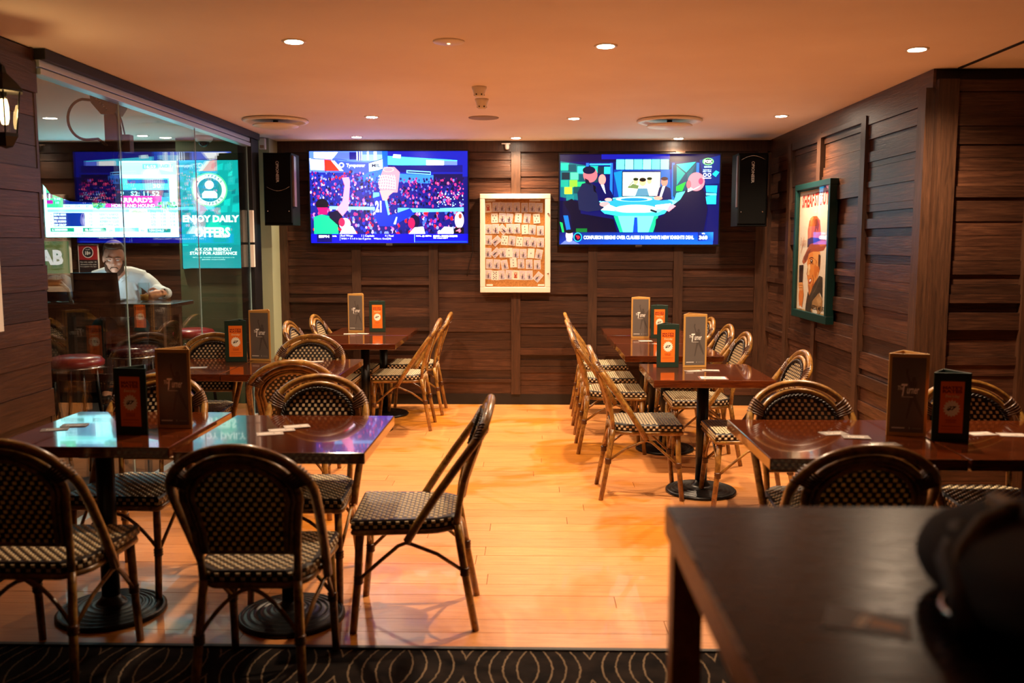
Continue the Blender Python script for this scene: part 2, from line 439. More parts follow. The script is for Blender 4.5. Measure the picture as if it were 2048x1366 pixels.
# ------------------------------------------------------------------ flat artwork (prints and screens)
class Canvas:
    """flat artwork in its own pixel frame, laid on an x/z panel that faces -y"""
    def __init__(s, box, w, h, step=0.00008):
        s.x0, s.y0, s.x1, s.y1 = box; s.w = w; s.h = h; s.step = step; s.k = 0; s.v = []; s.f = []; s.c = []
    def P(s, x, y): return ((x-s.x0)/(s.x1-s.x0)-0.5)*s.w, (0.5-(y-s.y0)/(s.y1-s.y0))*s.h
    def raw(s, pts, faces, col, off=None):
        o = len(s.v); d = -(s.k if off is None else off)*s.step
        for p in pts:
            x, z = s.P(*p); s.v.append((x, d, z))
        for f in faces:
            s.f.append(tuple(o+i for i in f)); s.c.append([L(col)]*len(f) if isinstance(col, str) else [L(col[i]) for i in f])
        if off is None: s.k += 1
    def poly(s, pts, col, off=None): s.raw(pts, [tuple(range(len(pts)))], col, off); return s
    def rect(s, x0, y0, x1, y1, col, off=None): return s.poly([(x0,y0),(x1,y0),(x1,y1),(x0,y1)], col, off)
    def ell(s, cx, cy, rx, ry, col, n=16, off=None, rot=0):
        c, q = math.cos(rot), math.sin(rot)
        return s.poly([(cx+rx*math.cos(2*PI*i/n)*c-ry*math.sin(2*PI*i/n)*q, cy+rx*math.cos(2*PI*i/n)*q+ry*math.sin(2*PI*i/n)*c) for i in range(n)], col, off)
    def ring(s, cx, cy, r0, r1, col, n=28, asp=1.0):
        pts = [(cx+r*math.cos(2*PI*i/n), cy+r*asp*math.sin(2*PI*i/n)) for i in range(n) for r in (r0, r1)]
        s.raw(pts, [(2*i, 2*i+1, (2*i+3) % (2*n), (2*i+2) % (2*n)) for i in range(n)], col); return s
    def line(s, pts, w, col):
        for a, b in zip(pts, pts[1:]):
            dx, dy = b[0]-a[0], b[1]-a[1]; l = math.hypot(dx, dy) or 1; nx, ny = -dy/l*w/2, dx/l*w/2
            s.raw([(a[0]+nx,a[1]+ny),(b[0]+nx,b[1]+ny),(b[0]-nx,b[1]-ny),(a[0]-nx,a[1]-ny)], [(0,1,2,3)], col, s.k)
        s.k += 1; return s
    def text(s, body, x, y, h, w, col, bold=0.0, shear=0.0, rot=0.0):
        """text centred on (x, y), fitted to height h and width w"""
        vs_, fs = text_mesh(body, bold, shear)
        if not vs_: return s
        xs = [p[0] for p in vs_]; ys = [p[1] for p in vs_]; bx, by = min(xs), min(ys); bw, bh = max(xs)-bx or 1, max(ys)-by or 1
        c, q = math.cos(rot), math.sin(rot); pts = []
        for p in vs_:
            u = ((p[0]-bx)/bw-0.5)*w; v = -((p[1]-by)/bh-0.5)*h
            pts.append((x+u*c-v*q, y+u*q+v*c))
        s.raw(pts, fs, col); return s
    def mesh(s, name, m, g=1.0, tint=(1,1,1)):
        me = bpy.data.meshes.new(name); me.from_pydata(s.v, [], s.f); me.materials.append(m)
        a = me.color_attributes.new('Col', 'FLOAT_COLOR', 'CORNER'); flat = []
        for f in s.c:
            for c in f: flat += [c[0]**g*tint[0], c[1]**g*tint[1], c[2]**g*tint[2], 1.0]
        a.data.foreach_set('color', flat); me.update()
        flip = [p.index for p in me.polygons if p.normal.y > 0]
        if flip:
            bm = bmesh.new(); bm.from_mesh(me); bm.faces.ensure_lookup_table()
            bmesh.ops.reverse_faces(bm, faces=[bm.faces[i] for i in flip]); bm.to_mesh(me); bm.free()
        return me
_tc = {}
def text_mesh(body, bold=0.0, shear=0.0):
    k = (body, bold, shear)
    if k in _tc: return _tc[k]
    cu = bpy.data.curves.new('lettering', 'FONT'); cu.body = body; cu.size = 1; cu.offset = bold; cu.shear = shear
    cu.fill_mode = 'FRONT'; cu.resolution_u = 2; cu.align_x = 'LEFT'
    o = bpy.data.objects.new('lettering', cu); COL.objects.link(o)
    bpy.context.view_layer.update()
    me = o.evaluated_get(bpy.context.evaluated_depsgraph_get()).to_mesh()
    out = ([(v.co.x, v.co.y) for v in me.vertices], [tuple(p.vertices) for p in me.polygons])
    o.evaluated_get(bpy.context.evaluated_depsgraph_get()).to_mesh_clear()
    bpy.data.objects.remove(o); bpy.data.curves.remove(cu); _tc[k] = out; return out

# --- televisions on the back wall
def television(name, x0, x1, z0, z1, y, canvas, label, smat, g=1.0, tint=(1,1,1)):
    w, h = x1-x0, z1-z0
    t = tag(empty(name, ((x0+x1)/2, y, (z0+z1)/2)), label, 'television')
    b = 0.012
    fr = MB().box(-w/2-b, w/2+b, -0.004, 0.035, h/2, h/2+b, 0, 0.002).box(-w/2-b, w/2+b, -0.004, 0.035, -h/2-b*1.6, -h/2, 0, 0.002)
    fr.box(-w/2-b, -w/2, -0.004, 0.035, -h/2, h/2, 0, 0.002).box(w/2, w/2+b, -0.004, 0.035, -h/2, h/2, 0, 0.002)
    fr.build('bezel', M['blackgloss'], t)
    MB().box(-w/2, w/2, 0.012, 0.045, -h/2, h/2).build('back_cover', M['black'], t)
    sc = link('screen', canvas.mesh('screen', smat, g, tint), t, (0, 0.010, 0))
    MB().box(-0.2, 0.2, 0.045, 8.44-y if y < 8.4 else 0.05, -0.15, 0.15).build('wall_bracket', M['black'], t)
    MB().box(-0.03, 0.03, -0.008, 0.01, -h/2-b*1.6-0.006, -h/2-b*0.6, 0, 0.002).build('sensor_bump', M['chrome'], t)
    return t

rc = random.Random(21)
W1, H1 = 1.455, 0.835
cv = Canvas((115,132,1908,1178), W1, H1, 0.00003)
cv.poly([(115,132),(1908,132),(1908,1178),(115,1178)], ['#3550b8','#20308a','#2a2f86','#2a2f86'])
cv.rect(115,132,1000,370,'#7d9cf0').rect(1000,132,1908,420,'#2440b0')
cv.poly([(165,140),(440,140),(370,225),(165,205)],'#ffffff').poly([(115,210),(290,225),(280,345),(125,340)],'#e8f2ff')
cv.poly([(440,140),(570,145),(570,215),(385,225)],'#7a8de8').rect(570,140,650,225,'#1c2f96').rect(650,135,715,235,'#d8e8ff')
cv.rect(665,135,680,235,'#2030a0').rect(692,135,702,235,'#2030a0').rect(720,170,940,240,'#a8d8f8').rect(770,135,790,230,'#f0faff').rect(845,135,880,230,'#f0faff')
cv.poly([(940,132),(1004,132),(1004,300),(950,330)],'#1d7fe0')
cv.line([(130,215),(440,232)],5,'#101c50').line([(290,205),(540,232)],5,'#101c50')
cv.poly([(280,222),(395,236),(790,262),(790,385),(285,355)],'#5a78d0').poly([(285,225),(400,238),(470,352),(285,352)],'#ff5a4a').poly([(360,235),(400,238),(500,355),(455,352)],'#fff4ee')
cv.ring(478,288,18,30,'#ffffff').text('Tyrepower',640,296,52,215,'#f4f6ff',0.03)
cv.poly([(790,262),(945,215),(945,330),(790,385)],'#dff4ff').line([(790,265),(945,218)],8,'#0a1a60').line([(790,385),(948,332)],10,'#0a1a60').text('MIL',870,292,40,95,'#20306a',0.03)
cv.poly([(640,440),(800,360),(990,330),(1000,500),(660,470)],'#4f8fe0')
# arena ribbon lights
cv.poly([(1005,185),(1790,235),(1790,318),(1005,285)],'#79e6f8').poly([(1440,232),(1640,240),(1640,312),(1440,300)],'#ffffff').poly([(1640,240),(1790,245),(1790,318),(1640,312)],'#8a9cf0')
cv.poly([(1070,165),(1155,172),(1150,212),(1060,205)],'#e8fbff').rect(1010,290,1850,370,'#1a2d90').poly([(1215,345),(1490,362),(1490,400),(1215,380)],'#9fd8ff').poly([(1225,358),(1485,372),(1485,390),(1225,372)],'#16208a')
cv.poly([(1130,385),(1520,405),(1520,500),(1130,480)],'#5a9ce8').rect(1520,390,1850,520,'#17206e')
base = cv.k
# crowd
pal = ['#2a2272','#3a2a90','#7a2a9a','#b03a8a','#e05a9a','#e0d0f4','#9aa8e8','#4a3a9a','#4a5ad0','#1a1850','#d83a4a','#ff9ac8','#6a88e0','#20307a']
for i in range(1500):
    x = rc.uniform(118,1860); y = rc.choice((rc.uniform(350,760), rc.uniform(420,760), rc.uniform(790,1075)))
    if 880 < x < 1140 and 300 < y < 640: continue
    if x > 1130 and y < 440: continue
    s_ = rc.uniform(8,19) if y < 760 else rc.uniform(12,26)
    if x > 1000 and y < 800: c = rc.choice(pal[:5]+['#10104a','#1a1a60','#ff8ab0','#20206a','#8a9cf0','#4a2a8a'])
    else: c = rc.choice(pal)
    cv.ell(x, y, s_*0.72, s_, c, 7, base+rc.random()*0.9)
cv.k = base + 1
for i in range(45):
    cv.ell(rc.uniform(1560,1855), rc.uniform(600,760), 6, 6, rc.choice(('#ffffff','#bfe0ff')), 6, base+1)
cv.k = base + 2
cv.poly([(330,755),(850,765),(850,800),(330,790)],'#a8dcff').poly([(1110,775),(1600,780),(1860,770),(1860,815),(1110,830)],'#8ccdf8').line([(1240,775),(1590,785)],8,'#0a1a5a')
# basket and net
cv.poly([(960,310),(1080,310),(1140,370),(1110,600),(920,600),(890,490)],'#d8a8b4')
for a in range(7): cv.line([(905+a*28,400),(930+a*26,470),(905+a*30,560)],5,'#fff4f0')
for a in range(5): cv.line([(895,420+a*30),(980,405+a*34),(1090,430+a*32)],5,'#fff4f0')
cv.ring(1010,340,52,62,'#ffd0c0',24,0.42)
# player hanging from the rim
cv.poly([(905,580),(1000,570),(1080,580),(1010,640),(990,690),(930,690)],'#f4b8b8')
cv.poly([(830,600),(910,590),(940,690),(985,690),(1020,860),(1110,830),(1250,780),(1300,850),(1150,930),(1050,990),(900,985),(865,930)],'#1f55c0').poly([(835,600),(900,600),(905,640),(830,660)],'#8fe0f0').poly([(965,690),(990,690),(1020,850),(1000,860)],'#9fe8f8')
cv.text('21',890,760,130,70,'#ffffff',0.05).poly([(1060,960),(1090,880),(1105,880),(1085,965)],'#d8f0ff')
cv.ell(1300,930,60,78,'#1c1a60').ell(1265,950,40,62,'#c83a7a').poly([(1230,1075),(1300,1000),(1400,990),(1420,1075)],'#ffffff')
# arm and people in front
cv.poly([(480,430),(560,425),(572,470),(560,640),(545,790),(470,880),(405,800),(480,700),(510,520)],'#f6b0d0')
cv.poly([(150,880),(240,850),(330,870),(420,960),(430,1075),(150,1075)],'#2fd0a0').poly([(320,840),(420,800),(480,870),(440,990),(330,890)],'#161a58')
cv.ell(248,735,74,66,'#121440').poly([(190,770),(310,770),(305,850),(220,850)],'#d02a8a')
cv.ell(505,960,66,70,'#ffd8e8').ell(470,940,36,50,'#e04a7a').poly([(440,1075),(490,990),(590,985),(640,1075)],'#ffffff')
cv.ell(1810,915,52,95,'#fff4f8').ell(1820,870,20,30,'#b06a5a').poly([(1560,1075),(1640,990),(1740,1000),(1745,1075)],'#ffffff').poly([(1740,1075),(1760,1000),(1862,1000),(1862,1075)],'#10143c').text('4',1800,1035,44,60,'#ff9ab0',0.02)
# ticker
cv.rect(115,1073,1908,1178,'#1226c8').rect(180,1073,352,1170,'#0a1480').text('ESPN',262,1103,28,118,'#ffffff',0.04).text('NHL',384,1099,16,48,'#ffffff',0.03)
cv.text('Red Wings',525,1097,28,138,'#e8eeff',0.01).text('1 | Capitals',765,1098,30,145,'#e8eeff',0.01).text('4 | Final',1008,1098,28,98,'#e8eeff',0.01)
cv.text('WSH > 7-1-0 in last 8 games',628,1131,26,340,'#e8eeff',0.01).text('Wilson: Goal(30)',930,1131,26,200,'#e8eeff',0.01)
cv.text('NHL @ ESPN',1402,1099,22,172,'#ffffff',0.03).text('BRUINS v GOLDEN KNIGHTS',1650,1099,22,275,'#ffffff',0.03).text('FRI 11AM AEDT',1597,1122,14,165,'#ffffff',0.02)
cv.rect(444,1085,448,1150,'#c0d0ff').rect(1296,1080,1300,1170,'#c0e8ff').rect(1304,1155,1900,1172,'#3a6ae8')
television('wall_television', -2.055, -0.60, 1.525, 2.36, 8.345, cv, 'large wall television showing a basketball game dunk with a blue score ticker', M['screen'], 1.7)

W2, H2 = 1.455, 0.815
c2 = Canvas((108,108,1842,1072), W2, H2, 0.00003)
c2.rect(108,108,1842,1072,'#0a2a78').rect(108,108,1842,185,'#0a1860').poly([(560,108),(1300,108),(1300,160),(560,160)],'#1238a8')
c2.poly([(115,180),(395,225),(395,560),(330,600),(115,560)],'#1a8a90')
for i, (a, b, c_) in enumerate([(120,200,'#38e0b0'),(200,215,'#1d6f7a'),(300,235,'#5fe8c8'),(130,300,'#0f4a58'),(225,300,'#7af0b0'),(320,320,'#16707c'),(120,380,'#2fb0a0'),(215,380,'#a0f060'),(300,400,'#3fc890'),(160,455,'#c8f860'),(260,450,'#1f6a70'),(180,540,'#2a9a98'),(440,230,'#2fc0b0'),(520,240,'#0f5060'),(590,240,'#4fe0d0'),(440,330,'#12606c')]):
    c2.rect(a, b, a+85, b+75, c_)
for xx in (405,665,1335,1600): c2.poly([(xx-10,200),(xx+18,200),(xx+18,620),(xx-10,620)],'#3f8fe8')
c2.rect(430,205,665,222,'#58b8f0')
for i in range(6): c2.rect(722+i*96,162,810+i*96,268,'#a8fff4' if i % 2 else '#8af4f0')
c2.rect(695,268,1320,560,'#125aa8').poly([(695,300),(790,280),(790,560),(760,600)],'#1f9ac0').poly([(1200,280),(1300,270),(1320,560),(1180,540)],'#1b80b8')
c2.rect(785,288,1205,558,'#0c2a60').rect(795,298,1198,550,'#fff6e0')
c2.ell(1010,400,38,46,'#f0c8a0').ell(1010,378,38,22,'#202020').poly([(930,550),(960,470),(1060,470),(1085,550)],'#7aa0b0')
c2.ell(935,395,26,34,'#e0c0a0').ell(935,372,30,16,'#2f4a30').ell(1082,390,26,34,'#e0c0a0').ell(1084,366,30,16,'#2f4a30').poly([(845,465),(905,420),(970,440),(960,475)],'#8a9a70').line([(850,462),(905,395)],8,'#6a8a60')
c2.poly([(1335,220),(1590,185),(1590,520),(1340,560)],'#0f6a80').poly([(1370,215),(1580,190),(1480,300)],'#3fe8c8').poly([(1375,230),(1470,310),(1380,440)],'#1fb0a8').poly([(1490,310),(1580,210),(1500,420)],'#18808c').poly([(1375,450),(1480,400),(1440,500),(1375,500)],'#2fd060').poly([(1380,520),(1480,500),(1440,640),(1340,640)],'#7ff0e0')
c2.poly([(1620,170),(1842,120),(1842,420),(1690,430)],'#0c4a90').poly([(1690,440),(1820,440),(1815,520),(1700,510)],'#2fb8d8').poly([(1690,560),(1810,540),(1810,640),(1700,640)],'#48d8e8').poly([(1700,520),(1812,525),(1812,545),(1700,545)],'#8ff8f8').poly([(1760,320),(1800,280),(1838,300),(1800,350)],'#38d0d0')
c2.poly([(108,600),(330,600),(330,945),(108,945)],'#0a1a58').poly([(150,760),(200,760),(235,940),(190,940)],'#2f8ad0').poly([(112,830),(140,840),(160,945),(140,945)],'#38e080')
# desk
c2.ell(960,650,470,95,'#9ff0f8',32).ell(960,625,380,62,'#4fb0d0',32).ell(940,690,230,45,'#d8fff8',28).ell(920,585,200,26,'#c8f8f4',24).ell(920,590,150,18,'#3aa0c8',24)
c2.poly([(540,690),(800,730),(1180,730),(1330,660),(1290,730),(1160,770),(760,770),(600,740)],'#5fd8f0')
c2.poly([(700,765),(1180,765),(1110,945),(790,945)],'#8ff4f4').poly([(925,780),(958,780),(966,945),(910,945)],'#1868d8').poly([(700,765),(745,765),(805,945),(770,945)],'#2fd0a0').poly([(1140,765),(1185,765),(1130,945),(1080,945)],'#2fd0a0')
# panel guests
c2.poly([(150,620),(240,580),(330,640),(340,740),(700,800),(740,945),(250,945),(230,760)],'#0a1048')
c2.poly([(300,520),(350,420),(430,400),(510,450),(530,600),(590,660),(590,700),(420,720),(320,700)],'#3a4468').ell(440,325,78,82,'#c88a90',18).ell(425,275,70,42,'#20305a').poly([(380,360),(420,380),(450,440),(390,410)],'#2a3050').poly([(470,430),(500,450),(510,520),(480,500)],'#101838').ell(600,640,56,26,'#e8b0b0').poly([(560,700),(640,640),(740,680),(700,710)],'#f8fff8')
c2.poly([(495,480),(540,430),(620,430),(680,520),(690,600),(560,610),(530,560)],'#142a70').ell(570,375,40,56,'#e8a8a0').poly([(555,430),(590,430),(610,530),(590,500)],'#eaf4ff').ell(640,590,40,18,'#f0b8b0')
c2.poly([(1165,560),(1190,460),(1240,435),(1310,470),(1330,590),(1200,600)],'#16306f').ell(1246,400,36,50,'#e0a090').ell(1246,368,38,20,'#6a4a4a').poly([(1225,450),(1255,445),(1215,570),(1195,560)],'#f4faff').ell(1180,575,48,20,'#e8b0a0')
c2.poly([(1300,680),(1420,590),(1480,490),(1640,440),(1690,520),(1720,700),(1680,945),(1150,945),(1160,800),(1240,760)],'#0a1c58').ell(1590,400,92,100,'#e0a0a8',20).poly([(1500,440),(1560,480),(1640,440),(1600,470),(1500,510)],'#ffffff').ell(1640,395,26,34,'#d06a88').ell(1510,430,26,46,'#c88890').poly([(1240,690),(1330,640),(1375,660),(1300,720)],'#f0b0b8').poly([(1150,650),(1320,630),(1280,700),(1150,690)],'#ffe8e8').poly([(1100,690),(1175,715),(1165,735),(1095,712)],'#20304a')
c2.rect(290,900,410,940,'#0f8a50')
# logos and lower third
c2.ring(1714,186,48,60,'#a0f8a0',28,0.62).ell(1714,186,48,29,'#0f4a50').text('FOX',1714,186,34,84,'#ffffff',0.05).text('LEAGUE',1714,242,18,80,'#d8ffff',0.03).text('ROUND 4',1706,275,12,84,'#d8f0ff',0.03).text('MEL v PAR',1706,292,12,90,'#d8f0ff',0.03).ring(1682,328,12,20,'#e8f4ff').ring(1730,328,12,20,'#e8f4ff').text('TOMORROW',1706,362,12,92,'#ffffff',0.03)
c2.poly([(108,940),(1785,940),(1785,1072),(108,1072)],['#12347e','#0f5cc0','#1a86e0','#1450a8']).poly([(1620,940),(1788,940),(1788,1035),(1620,1035)],['#0a3a90','#4fa8f0','#2f80e0','#0a3a90'])
c2.text("CONFUSION REIGNS OVER CLAUSES IN BROWN'S NEW KNIGHTS DEAL",975,996,42,1205,'#f4fbff',0.04).text('NRL',1682,955,14,32,'#ffffff',0.03).text('360',1680,998,44,92,'#ffffff',0.05)
c2.ell(216,975,40,60,'#d8c8c8').ell(216,932,42,22,'#202838').poly([(120,1070),(170,1030),(260,1030),(330,1068)],'#8a98c0').ell(216,1020,34,24,'#d8c8c8').ell(309,994,46,50,'#3fd0e0',20).ell(309,994,38,42,'#142a60',20).poly([(285,975),(325,980),(335,1000),(310,1020),(300,1000)],'#d84a5a')
television('wall_television.001', 0.243, 1.698, 1.512, 2.327, 8.345, c2, 'wall television beside the poster wall showing a studio sports panel', M['screen'], 1.7)

# --- big betting screen in the lounge (crop frame 60..420 x 160..500 at 4.017x)
W3, H3 = 1.29, 0.70
c3 = Canvas((110,650,1200,1265), W3, H3, 0.00005)
c3.rect(110,650,1200,1265,'#eafff4').rect(740,660,1170,760,'#c8f8d8').rect(120,660,500,740,'#d0f4ff').rect(905,675,1030,715,'#8fe8b8').text('16:59',965,695,26,90,'#f0fff4',0.03).text('RACE 7',1090,690,28,110,'#5a9a80',0.02)
c3.rect(130,760,260,1025,'#2fb87a').rect(130,905,180,950,'#103a5a').rect(130,965,180,995,'#c02a8a').text('5',155,925,22,14,'#ffffff',0.02).text('7',155,953,22,14,'#ffffff',0.02).rect(260,800,495,1000,'#143070')
for j, r in enumerate((('2.60','7.00','1.30'),('10','12','3'),('3.80','9.50','1.90'))):
    for i, q in enumerate(r): c3.text(q, 290+i*78, 850+j*52, 18, 44, '#e8f4ff', 0.01)
c3.text('309',295,1015,18,40,'#2a4a4a').text('754',372,1015,18,40,'#2a4a4a').text('87',455,1015,18,26,'#2a4a4a').text('2.60',215,955,18,50,'#e8fff4').text('10',215,985,18,26,'#e8fff4')
c3.rect(500,790,1110,1030,'#5a9aa8').rect(590,795,1105,880,'#6ab0a0').rect(780,800,1100,830,'#205878').text('30',1010,850,32,60,'#e8fff8',0.02).rect(560,885,1105,940,'#204a58').text('1: 5.59   S2: 11.52',810,912,36,440,'#d8ffe8',0.01).rect(595,930,1045,1025,'#e0408a').text("GARRARD'S",818,965,40,310,'#ffe8f0',0.03).text('HORSE AND HOUND',818,1010,28,345,'#ffe8f0',0.02)
for i in range(60): c3.ell(rc.uniform(500,600) if i % 2 else rc.uniform(990,1160), rc.uniform(985,1030), 12, 10, rc.choice(('#3a7a4a','#6aa05a','#9ac080')), 7)
c3.rect(135,1040,1190,1062,'#a8ead0').rect(495,1040,760,1062,'#c0f4dc').rect(785,1042,930,1072,'#f0e0a0').text('APPR/UN.ON',860,1058,16,115,'#5a6a4a')
for i, q in enumerate(('2TAB','NSW','S-TAB')): c3.text(q, 975+i*80, 1060, 16, 46, '#3a5a50')
c3.rect(180,1068,430,1178,'#163878')
for i, (a, b, c_, d) in enumerate((('BEAR MAN','2.70','NEWTON HAYZE','1.00'),('MEA SHANE','2.40','SANTRA MINT','1.75'),('BEL MUNNO','3.80','BOMBER RAP COOL','2.10'),('DIP DROP','5.00','DAYTONA GIRL','NTD'))):
    yy = 1082+i*28
    c3.text(a,232,yy,17,95,'#ffffff',0.02).text(b,465,yy,17,44,'#3a5a50').text(c_,625,yy,17,150,'#2a4a48').text(d,975,yy,17,34,'#3a5a50').text('1.10',1055,yy,17,34,'#3a5a50').text('1.18',1130,yy,17,34,'#3a5a50').text(str(i+4),160,yy,15,10,'#3a5a50')
c3.rect(150,1190,340,1222,'#1f8a6a').text('6. SANDOWN',225,1206,18,120,'#ffffff',0.02).rect(410,1190,595,1222,'#1f8a6a').text('10. DARWIN',490,1206,18,120,'#ffffff',0.02).rect(665,1190,855,1222,'#8fe8c8').rect(925,1197,1110,1228,'#17806a').text('7.GOODWILD',995,1212,18,120,'#ffffff',0.02).text('2m',632,1210,16,26,'#3a6a5a').text('9m',885,1212,16,26,'#3a6a5a')
c3.text('5. SANDOWN   4. Ten Goal at $19',290,1240,16,270,'#4a7a6a')
television('wall_television.002', -4.56, -3.27, 1.58, 2.28, 8.375, c3, 'bright white betting screen with race odds behind the glass', M['screen_big'], 1.35, (0.42,0.85,1.0))

# --- teal portrait sign on the green column (crop frame 0..560 x 80..640 at 2.44x)
c4 = Canvas((892,588,1170,1110), 0.545, 0.965, 0.0001)
c4.rect(892,588,1170,1110,'#0d9aa0').poly([(892,900),(1170,860),(1170,1110),(892,1110)],'#0a8c98')
for i in range(70):
    a, b, w_ = rc.uniform(895,1150), rc.uniform(592,1090), rc.uniform(16,34)
    c4.poly([(a,b+6),(a+w_,b-4),(a+w_-4,b+w_*1.1),(a-4,b+w_*1.2)], rc.choice(('#14b4b8','#0b848e','#18c0c0','#0f7a88','#1fa8b0')), 2+rc.random()*1.5)
c4.k = 5
c4.rect(892,1000,1170,1110,'#0a8a96').rect(892,840,1170,995,'#0c96a0')
c4.ring(1028,730,58,76,'#f4fff8',36).ell(1028,730,58,58,'#0d8a92',28).ring(1028,730,77,82,'#7ff0a0',36).ell(1028,706,21,21,'#f4fff8').poly([(993,770),(993,748),(1005,735),(1051,735),(1063,748),(1063,770)],'#f4fff8')
for body, r0, flip in (('MY OFFERS', 67, 1), ('MY OFFERS', 67, -1)):
    for i, ch in enumerate(body):
        if ch == ' ': continue
        th = (i-4)*0.235
        if flip > 0: c4.text(ch, 1028+r0*math.sin(th), 730-r0*math.cos(th), 12, 9, '#0a5a60', 0.03, 0, th)
        else: c4.text(ch, 1028+r0*math.sin(th), 730+r0*math.cos(th), 12, 9, '#0a5a60', 0.03, 0, -th)
c4.text('ENJOY DAILY',1030,874,44,262,'#ffffff',0.05).text('OFFERS',1035,935,50,165,'#ffffff',0.05).text('ASK OUR FRIENDLY',1036,1018,16,174,'#ffffff',0.03).text('STAFF FOR ASSISTANCE',1036,1037,16,220,'#ffffff',0.03).text('T&Cs apply. Available at participating venues only',1036,1058,6,196,'#d8ffff').text('gamble responsibly',1036,1068,6,110,'#d8ffff')
ts = tag(empty('sign_display', (-2.905, 8.13, 1.78)), 'tall teal digital sign reading my offers on the green column', 'sign')
MB().box(-0.2815,0.2815,0.004,0.03,-0.49,0.49,0,0.003).build('housing', M['blackgloss'], ts)
link('screen', c4.mesh('screen', M['screen_teal'], 1.1, (0.8,1.0,0.85)), ts, (0, 0.003, 0))
# white contact plates on the partition post
pl = tag(empty('door_contact', (-2.39, 7.665, 1.52)), 'white plastic contact plates on the black glass partition post', 'fitting')
MB().box(-0.012,0.02,-0.035,0.0,0.01,0.28,0,0.003).build('upper_plate', M['white'], pl)
MB().box(-0.012,0.02,-0.035,0.0,-0.20,-0.01,0,0.003).build('lower_plate', M['white'], pl)

# --- small lounge signs
c5 = Canvas((0,0,100,80), 0.44, 0.30, 0.0002)
c5.rect(0,0,100,80,'#0f6a3c').text('TAB',50,40,38,74,'#f2f6f0',0.05)
s5 = tag(empty('tab_sign', (-4.58,8.40,1.39)), 'green betting sign with white TAB letters behind the glass', 'sign')
MB().box(-0.235,0.235,0.002,0.03,-0.165,0.165,0,0.01).build('backing', M['white'], s5); link('face', c5.mesh('face', M['backlit']), s5)
c6 = Canvas((385,150,610,480), 0.19, 0.28, 0.0002)
c6.rect(385,150,610,480,'#f0e8e8').rect(392,156,603,318,'#a8202c').rect(392,318,603,472,'#1a1a22').ell(495,236,62,62,'#f4f0f0',24).ell(495,236,54,54,'#12202c',24).text('18+',495,244,44,62,'#f4f0f0',0.04).text('UNDER',495,205,12,50,'#f4f0f0',0.02)
for i, q in enumerate(('No one under 18','allowed in this area','It is against the law')): c6.text(q,495,342+i*26,15,180,'#e8e8e8',0.01)
s6 = tag(empty('age_limit_sign', (-4.18,8.405,1.37)), 'red and black 18 age limit notice behind the seated man', 'sign')
MB().box(-0.098,0.098,0.002,0.014,-0.143,0.143,0,0.002).build('backing', M['white'], s6); link('face', c6.mesh('face', M['print']), s6)
# ------------------------------------------------------------------ framed stout poster on the right wall (crop frame 555x1366)
cp = Canvas((0,0,300,1000), 0.76, 0.93, 0.00008)
# drawn in a flat 300 x 1000 page
cp.rect(0,0,300,1000,'#d8b06a').rect(5,12,295,988,'#efe6d4')
cp.text('SHEAF',85,85,110,120,'#c8301c',0.04,0.12).text('STOUT',215,80,112,135,'#c8301c',0.04,0.12)
# hat
cp.poly([(95,430),(92,330),(105,250),(135,215),(175,215),(205,250),(215,320),(222,420)],'#c8662a').poly([(105,300),(118,250),(140,225),(150,240),(130,300),(125,380),(105,400)],'#e08a3a').poly([(160,240),(185,240),(200,290),(190,340),(170,310)],'#8a3a1c').poly([(92,400),(135,385),(222,395),(225,450),(150,450),(92,470)],'#3a2030')
cp.poly([(95,480),(120,440),(180,425),(235,400),(268,410),(272,450),(250,490),(200,500),(140,505),(85,590),(60,610),(45,590),(55,555)],'#b0562a').poly([(190,430),(240,408),(265,420),(262,450),(220,460)],'#d87a38').poly([(60,560),(95,500),(130,480),(110,530),(75,590)],'#7a3418')
# face
cp.poly([(110,520),(150,500),(215,500),(225,560),(222,640),(200,720),(165,790),(150,860),(130,870),(118,820),(112,760),(98,700),(108,650),(96,600)],'#e8923c').poly([(150,505),(215,500),(222,620),(195,720),(165,770),(175,660),(160,590)],'#f0ac5c').poly([(100,640),(120,600),(125,690),(112,700),(100,690)],'#f6c888')
cp.ell(140,578,13,17,'#2a1a14').ell(139,575,5,6,'#f4ece0').line([(118,560),(140,548),(160,556)],7,'#3a1c10').line([(108,640),(98,690),(114,705)],5,'#8a3c14').poly([(118,735),(140,715),(150,735),(135,765),(120,765)],'#a02a1c').poly([(122,738),(140,724),(144,738),(130,752)],'#fff8ec').line([(155,690),(168,730),(160,770)],6,'#a8501e').poly([(205,520),(225,530),(220,640),(205,650)],'#3a2018').ell(206,640,10,26,'#d07a34')
# brush strokes modelling the cheek, jaw and hat
cp.poly([(170,600),(200,620),(196,690),(178,720),(168,680)],'#d87c2e').poly([(150,770),(170,760),(196,716),(160,800),(150,850)],'#b8601e').poly([(112,610),(128,604),(132,640),(122,668),(114,650)],'#fad8a4').poly([(112,770),(128,780),(140,800),(134,850),(120,820)],'#c06a24')
cp.line([(122,600),(150,596),(160,604)],4,'#7a3a14').line([(168,560),(190,575),(186,600)],5,'#c87028').poly([(112,232),(134,219),(150,226),(126,262)],'#f0a858').line([(150,240),(168,300),(162,360)],6,'#9a4a1e')
# coat
cp.poly([(130,870),(165,780),(220,690),(250,700),(255,870),(230,820),(190,880),(150,1000),(95,990),(120,900)],'#33362f').poly([(150,985),(165,900),(220,830),(258,880),(255,960),(225,1000)],'#b08a5a').poly([(165,965),(195,950),(215,985),(205,1000),(170,1000)],'#efe6d4').poly([(118,830),(140,880),(120,985),(95,985),(105,900)],'#1a1512')
cp.line([(150,870),(190,800),(225,720)],5,'#565a4c').poly([(200,880),(235,850),(250,890),(228,930)],'#c8a472').line([(130,900),(118,985)],5,'#4a4438')
